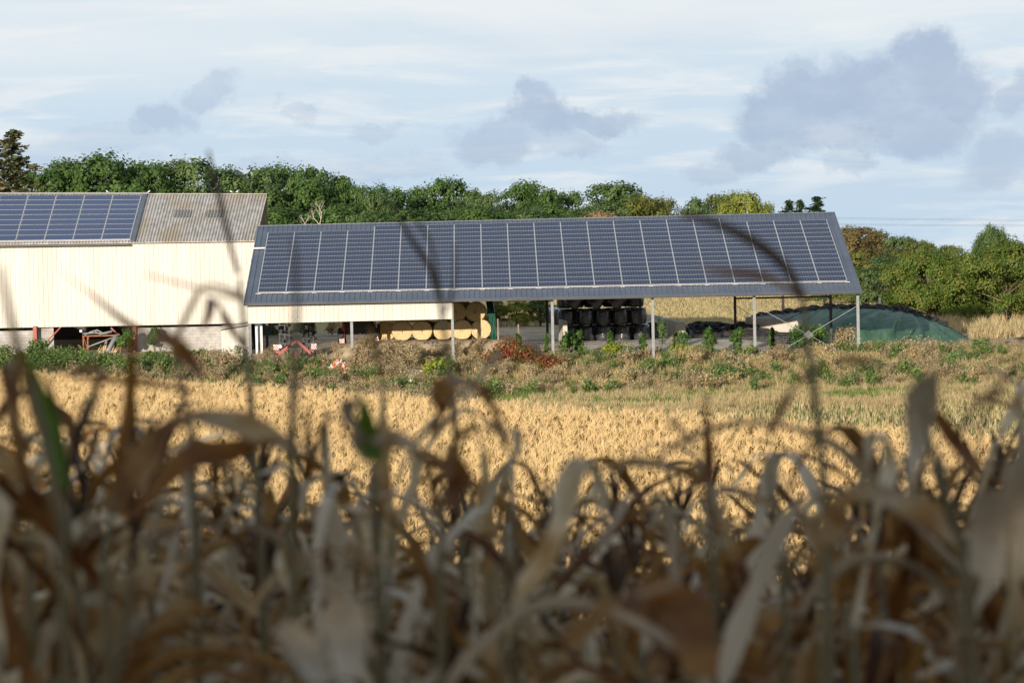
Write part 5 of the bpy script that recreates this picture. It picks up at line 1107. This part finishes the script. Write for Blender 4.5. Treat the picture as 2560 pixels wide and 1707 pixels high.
# near plants in the shade: things with stalk, foliage, tassel
var = []
for s in range(20):
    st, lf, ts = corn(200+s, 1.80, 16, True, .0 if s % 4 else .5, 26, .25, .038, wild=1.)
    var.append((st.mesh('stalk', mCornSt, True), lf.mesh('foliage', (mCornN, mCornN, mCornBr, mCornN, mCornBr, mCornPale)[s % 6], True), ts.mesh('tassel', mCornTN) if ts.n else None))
rgp = random.Random(21); npl = 0; y = 5.5
def plant(x, y, v, s, rz, label, group):
    g_ = gz(x, y); root = empty('corn_plant', (x, y, g_), label, 'corn', group, rz)
    for nm, me in zip(('stalk', 'foliage', 'tassel'), v):
        if me is None: continue
        o = bpy.data.objects.new(nm, me); COL.objects.link(o); o.parent = root; o.scale = (s, s, s)
    return root
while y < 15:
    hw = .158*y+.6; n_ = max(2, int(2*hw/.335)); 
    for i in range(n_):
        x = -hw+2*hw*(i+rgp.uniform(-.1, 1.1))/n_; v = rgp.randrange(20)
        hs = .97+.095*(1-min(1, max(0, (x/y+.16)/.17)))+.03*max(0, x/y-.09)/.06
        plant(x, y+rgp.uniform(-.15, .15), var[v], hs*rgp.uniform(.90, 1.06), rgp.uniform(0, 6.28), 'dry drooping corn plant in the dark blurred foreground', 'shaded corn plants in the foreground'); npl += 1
    y += .38 if y < 9 else .5
# plants with leaves that stand out in the photo
def crom(pts, n=22):
    P = [np.array(p, float) for p in pts]; P = [2*P[0]-P[1]]+P+[2*P[-1]-P[-2]]; o_ = []; segs = len(P)-3
    for i in range(n):
        t = i/(n-1)*segs; k_ = min(int(t), segs-1); u = t-k_; a, b, c_, d = P[k_:k_+4]; o_.append(.5*((2*b)+(-a+c_)*u+(2*a-5*b+4*c_-d)*u*u+(-a+3*b-3*c_+d)*u**3))
    return np.array(o_)
S = 2560/2352.
def hero(label, stalk, leaves, tassels=(), d=5.5):
    """stalk: display-pixel points from low to top; leaves: (points, widths in m, material, tilt)"""
    b = at(stalk[0][0]*S, stalk[0][1]*S, d); g_ = gz(b.x, d); o = Vector((b.x, d, g_)); root = empty('corn_plant', o, label, 'corn', 'corn plants with leaves above the rest')
    W_ = [at(x*S, y*S, d) for x, y in stalk]; mb = MB(); mb.tube([(b.x, d, g_-.03), (b.x*.99, d, (g_+W_[0].z)/2)]+[tuple(w) for w in W_], [.013, .009]+[.007]*(len(W_)-1)+[.004], 8); local(mb, o).build('stalk', mCornSt, root, True)
    for i, (pts, w, m, tilt) in enumerate(leaves):
        P = crom([tuple(at(x*S, y*S, d+.10*math.sin(j*1.3+i))) for j, (x, y) in enumerate(pts)]); ww = np.interp(np.linspace(0, 1, len(P)), np.linspace(0, 1, len(w)), w); mb = MB(); 
        ribbon(mb, P, ww, (math.sin(tilt)*.3, -math.cos(tilt), math.sin(tilt)), .3, .5, True); local(mb, o).build('leaf', m, root, True)
    for pts, r_ in tassels:
        P = crom([tuple(at(x*S, y*S, d)) for x, y in pts], 12); mb = MB(); mb.tube([tuple(q_) for q_ in P], np.interp(np.linspace(0, 1, 12), [0, .5, 1], [r_*.45, r_*.6, r_*.25]).tolist(), 6); local(mb, o).build('tassel', mCornTN, root, True)
Nn, Br, Pl, Gr = mCornN, mCornBr, mCornPale, mCornGrn
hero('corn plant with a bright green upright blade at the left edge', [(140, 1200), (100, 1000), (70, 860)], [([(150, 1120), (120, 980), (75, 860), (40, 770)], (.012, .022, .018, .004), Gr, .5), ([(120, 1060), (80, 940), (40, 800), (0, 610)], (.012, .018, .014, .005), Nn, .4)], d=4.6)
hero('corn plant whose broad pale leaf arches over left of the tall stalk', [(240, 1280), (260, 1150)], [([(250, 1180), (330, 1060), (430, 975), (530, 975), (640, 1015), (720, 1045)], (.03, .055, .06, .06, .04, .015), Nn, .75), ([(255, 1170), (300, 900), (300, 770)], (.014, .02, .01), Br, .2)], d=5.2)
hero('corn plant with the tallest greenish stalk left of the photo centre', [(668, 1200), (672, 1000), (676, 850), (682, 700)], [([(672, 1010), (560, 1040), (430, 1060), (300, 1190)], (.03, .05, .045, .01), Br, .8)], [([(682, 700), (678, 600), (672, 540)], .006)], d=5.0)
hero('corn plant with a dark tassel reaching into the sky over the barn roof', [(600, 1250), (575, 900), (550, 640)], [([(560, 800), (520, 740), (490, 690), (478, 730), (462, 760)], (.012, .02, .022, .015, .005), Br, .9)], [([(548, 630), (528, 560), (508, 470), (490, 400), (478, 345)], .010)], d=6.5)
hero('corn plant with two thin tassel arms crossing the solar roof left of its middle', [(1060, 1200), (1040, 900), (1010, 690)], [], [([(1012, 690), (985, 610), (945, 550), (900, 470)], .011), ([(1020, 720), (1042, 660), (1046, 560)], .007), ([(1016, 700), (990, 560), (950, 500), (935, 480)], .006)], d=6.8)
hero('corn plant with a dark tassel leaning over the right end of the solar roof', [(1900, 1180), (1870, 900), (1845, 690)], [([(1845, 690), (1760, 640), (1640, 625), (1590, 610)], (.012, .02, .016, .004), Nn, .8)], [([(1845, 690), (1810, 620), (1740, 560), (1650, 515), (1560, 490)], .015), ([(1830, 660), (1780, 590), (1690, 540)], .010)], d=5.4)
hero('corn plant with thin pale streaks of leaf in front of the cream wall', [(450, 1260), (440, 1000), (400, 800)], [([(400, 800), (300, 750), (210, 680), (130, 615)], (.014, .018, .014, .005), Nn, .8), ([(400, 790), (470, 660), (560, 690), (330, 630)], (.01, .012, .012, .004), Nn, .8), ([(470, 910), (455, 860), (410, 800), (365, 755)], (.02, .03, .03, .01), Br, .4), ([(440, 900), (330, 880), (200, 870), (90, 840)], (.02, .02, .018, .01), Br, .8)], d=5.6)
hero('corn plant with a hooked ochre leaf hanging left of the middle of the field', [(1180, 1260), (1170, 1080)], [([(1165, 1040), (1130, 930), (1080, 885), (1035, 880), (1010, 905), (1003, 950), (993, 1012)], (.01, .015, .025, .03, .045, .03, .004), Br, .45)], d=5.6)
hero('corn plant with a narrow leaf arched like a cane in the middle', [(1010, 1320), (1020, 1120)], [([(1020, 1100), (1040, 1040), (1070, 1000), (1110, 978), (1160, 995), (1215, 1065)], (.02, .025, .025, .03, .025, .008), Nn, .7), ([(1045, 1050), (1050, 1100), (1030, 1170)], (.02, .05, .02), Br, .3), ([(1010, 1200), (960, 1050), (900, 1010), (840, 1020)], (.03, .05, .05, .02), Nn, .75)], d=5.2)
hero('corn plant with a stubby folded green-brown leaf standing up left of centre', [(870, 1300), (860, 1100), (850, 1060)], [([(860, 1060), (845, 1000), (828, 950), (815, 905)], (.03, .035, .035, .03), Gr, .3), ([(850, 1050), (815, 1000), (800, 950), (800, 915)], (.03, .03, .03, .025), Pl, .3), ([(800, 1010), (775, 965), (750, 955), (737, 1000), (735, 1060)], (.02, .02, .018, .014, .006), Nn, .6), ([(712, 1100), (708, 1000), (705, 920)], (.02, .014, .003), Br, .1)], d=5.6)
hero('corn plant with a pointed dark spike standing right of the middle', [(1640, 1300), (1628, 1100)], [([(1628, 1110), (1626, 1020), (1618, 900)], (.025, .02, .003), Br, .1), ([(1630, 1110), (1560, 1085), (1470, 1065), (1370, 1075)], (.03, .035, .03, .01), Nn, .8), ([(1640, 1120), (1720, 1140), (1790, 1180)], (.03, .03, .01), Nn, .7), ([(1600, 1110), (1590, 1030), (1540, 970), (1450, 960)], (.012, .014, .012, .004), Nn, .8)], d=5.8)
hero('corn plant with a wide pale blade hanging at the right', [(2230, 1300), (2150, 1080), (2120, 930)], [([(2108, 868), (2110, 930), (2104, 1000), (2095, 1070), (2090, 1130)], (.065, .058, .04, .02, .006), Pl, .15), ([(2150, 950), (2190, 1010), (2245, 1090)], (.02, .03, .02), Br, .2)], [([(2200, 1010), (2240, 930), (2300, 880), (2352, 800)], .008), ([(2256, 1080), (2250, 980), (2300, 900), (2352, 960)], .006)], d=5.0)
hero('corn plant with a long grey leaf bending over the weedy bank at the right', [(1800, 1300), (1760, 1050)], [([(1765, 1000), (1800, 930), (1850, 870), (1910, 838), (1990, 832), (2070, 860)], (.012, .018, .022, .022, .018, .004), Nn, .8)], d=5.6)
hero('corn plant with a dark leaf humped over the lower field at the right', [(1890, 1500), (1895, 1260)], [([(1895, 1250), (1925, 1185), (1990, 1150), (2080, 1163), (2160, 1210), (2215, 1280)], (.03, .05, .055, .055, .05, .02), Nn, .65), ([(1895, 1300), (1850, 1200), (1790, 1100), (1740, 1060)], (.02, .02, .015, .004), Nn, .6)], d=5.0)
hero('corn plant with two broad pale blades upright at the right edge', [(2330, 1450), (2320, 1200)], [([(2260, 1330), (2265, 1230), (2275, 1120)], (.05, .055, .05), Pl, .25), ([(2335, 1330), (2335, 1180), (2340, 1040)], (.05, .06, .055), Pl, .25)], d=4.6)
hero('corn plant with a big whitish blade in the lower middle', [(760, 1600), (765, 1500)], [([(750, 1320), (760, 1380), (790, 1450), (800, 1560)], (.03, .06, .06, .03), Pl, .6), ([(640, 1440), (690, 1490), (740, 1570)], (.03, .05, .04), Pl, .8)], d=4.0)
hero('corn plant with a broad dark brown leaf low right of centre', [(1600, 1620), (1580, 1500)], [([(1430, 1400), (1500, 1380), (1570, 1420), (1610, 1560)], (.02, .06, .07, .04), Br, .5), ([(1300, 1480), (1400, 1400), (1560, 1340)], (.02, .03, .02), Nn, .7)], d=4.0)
# unseen trees added behind the camera to shade the near corn
for i in range(9):
    x = -16+i*3.4; tree('unseen_shade_tree', 'leafy unseen tree added behind the camera to shade the near corn', 'oak', 1+i % 5, mOak, 0, 0, 0, 1.15, 'unseen shade trees behind the camera', i*1.3, (x-3, -11-(i % 2)*2, 6.8))
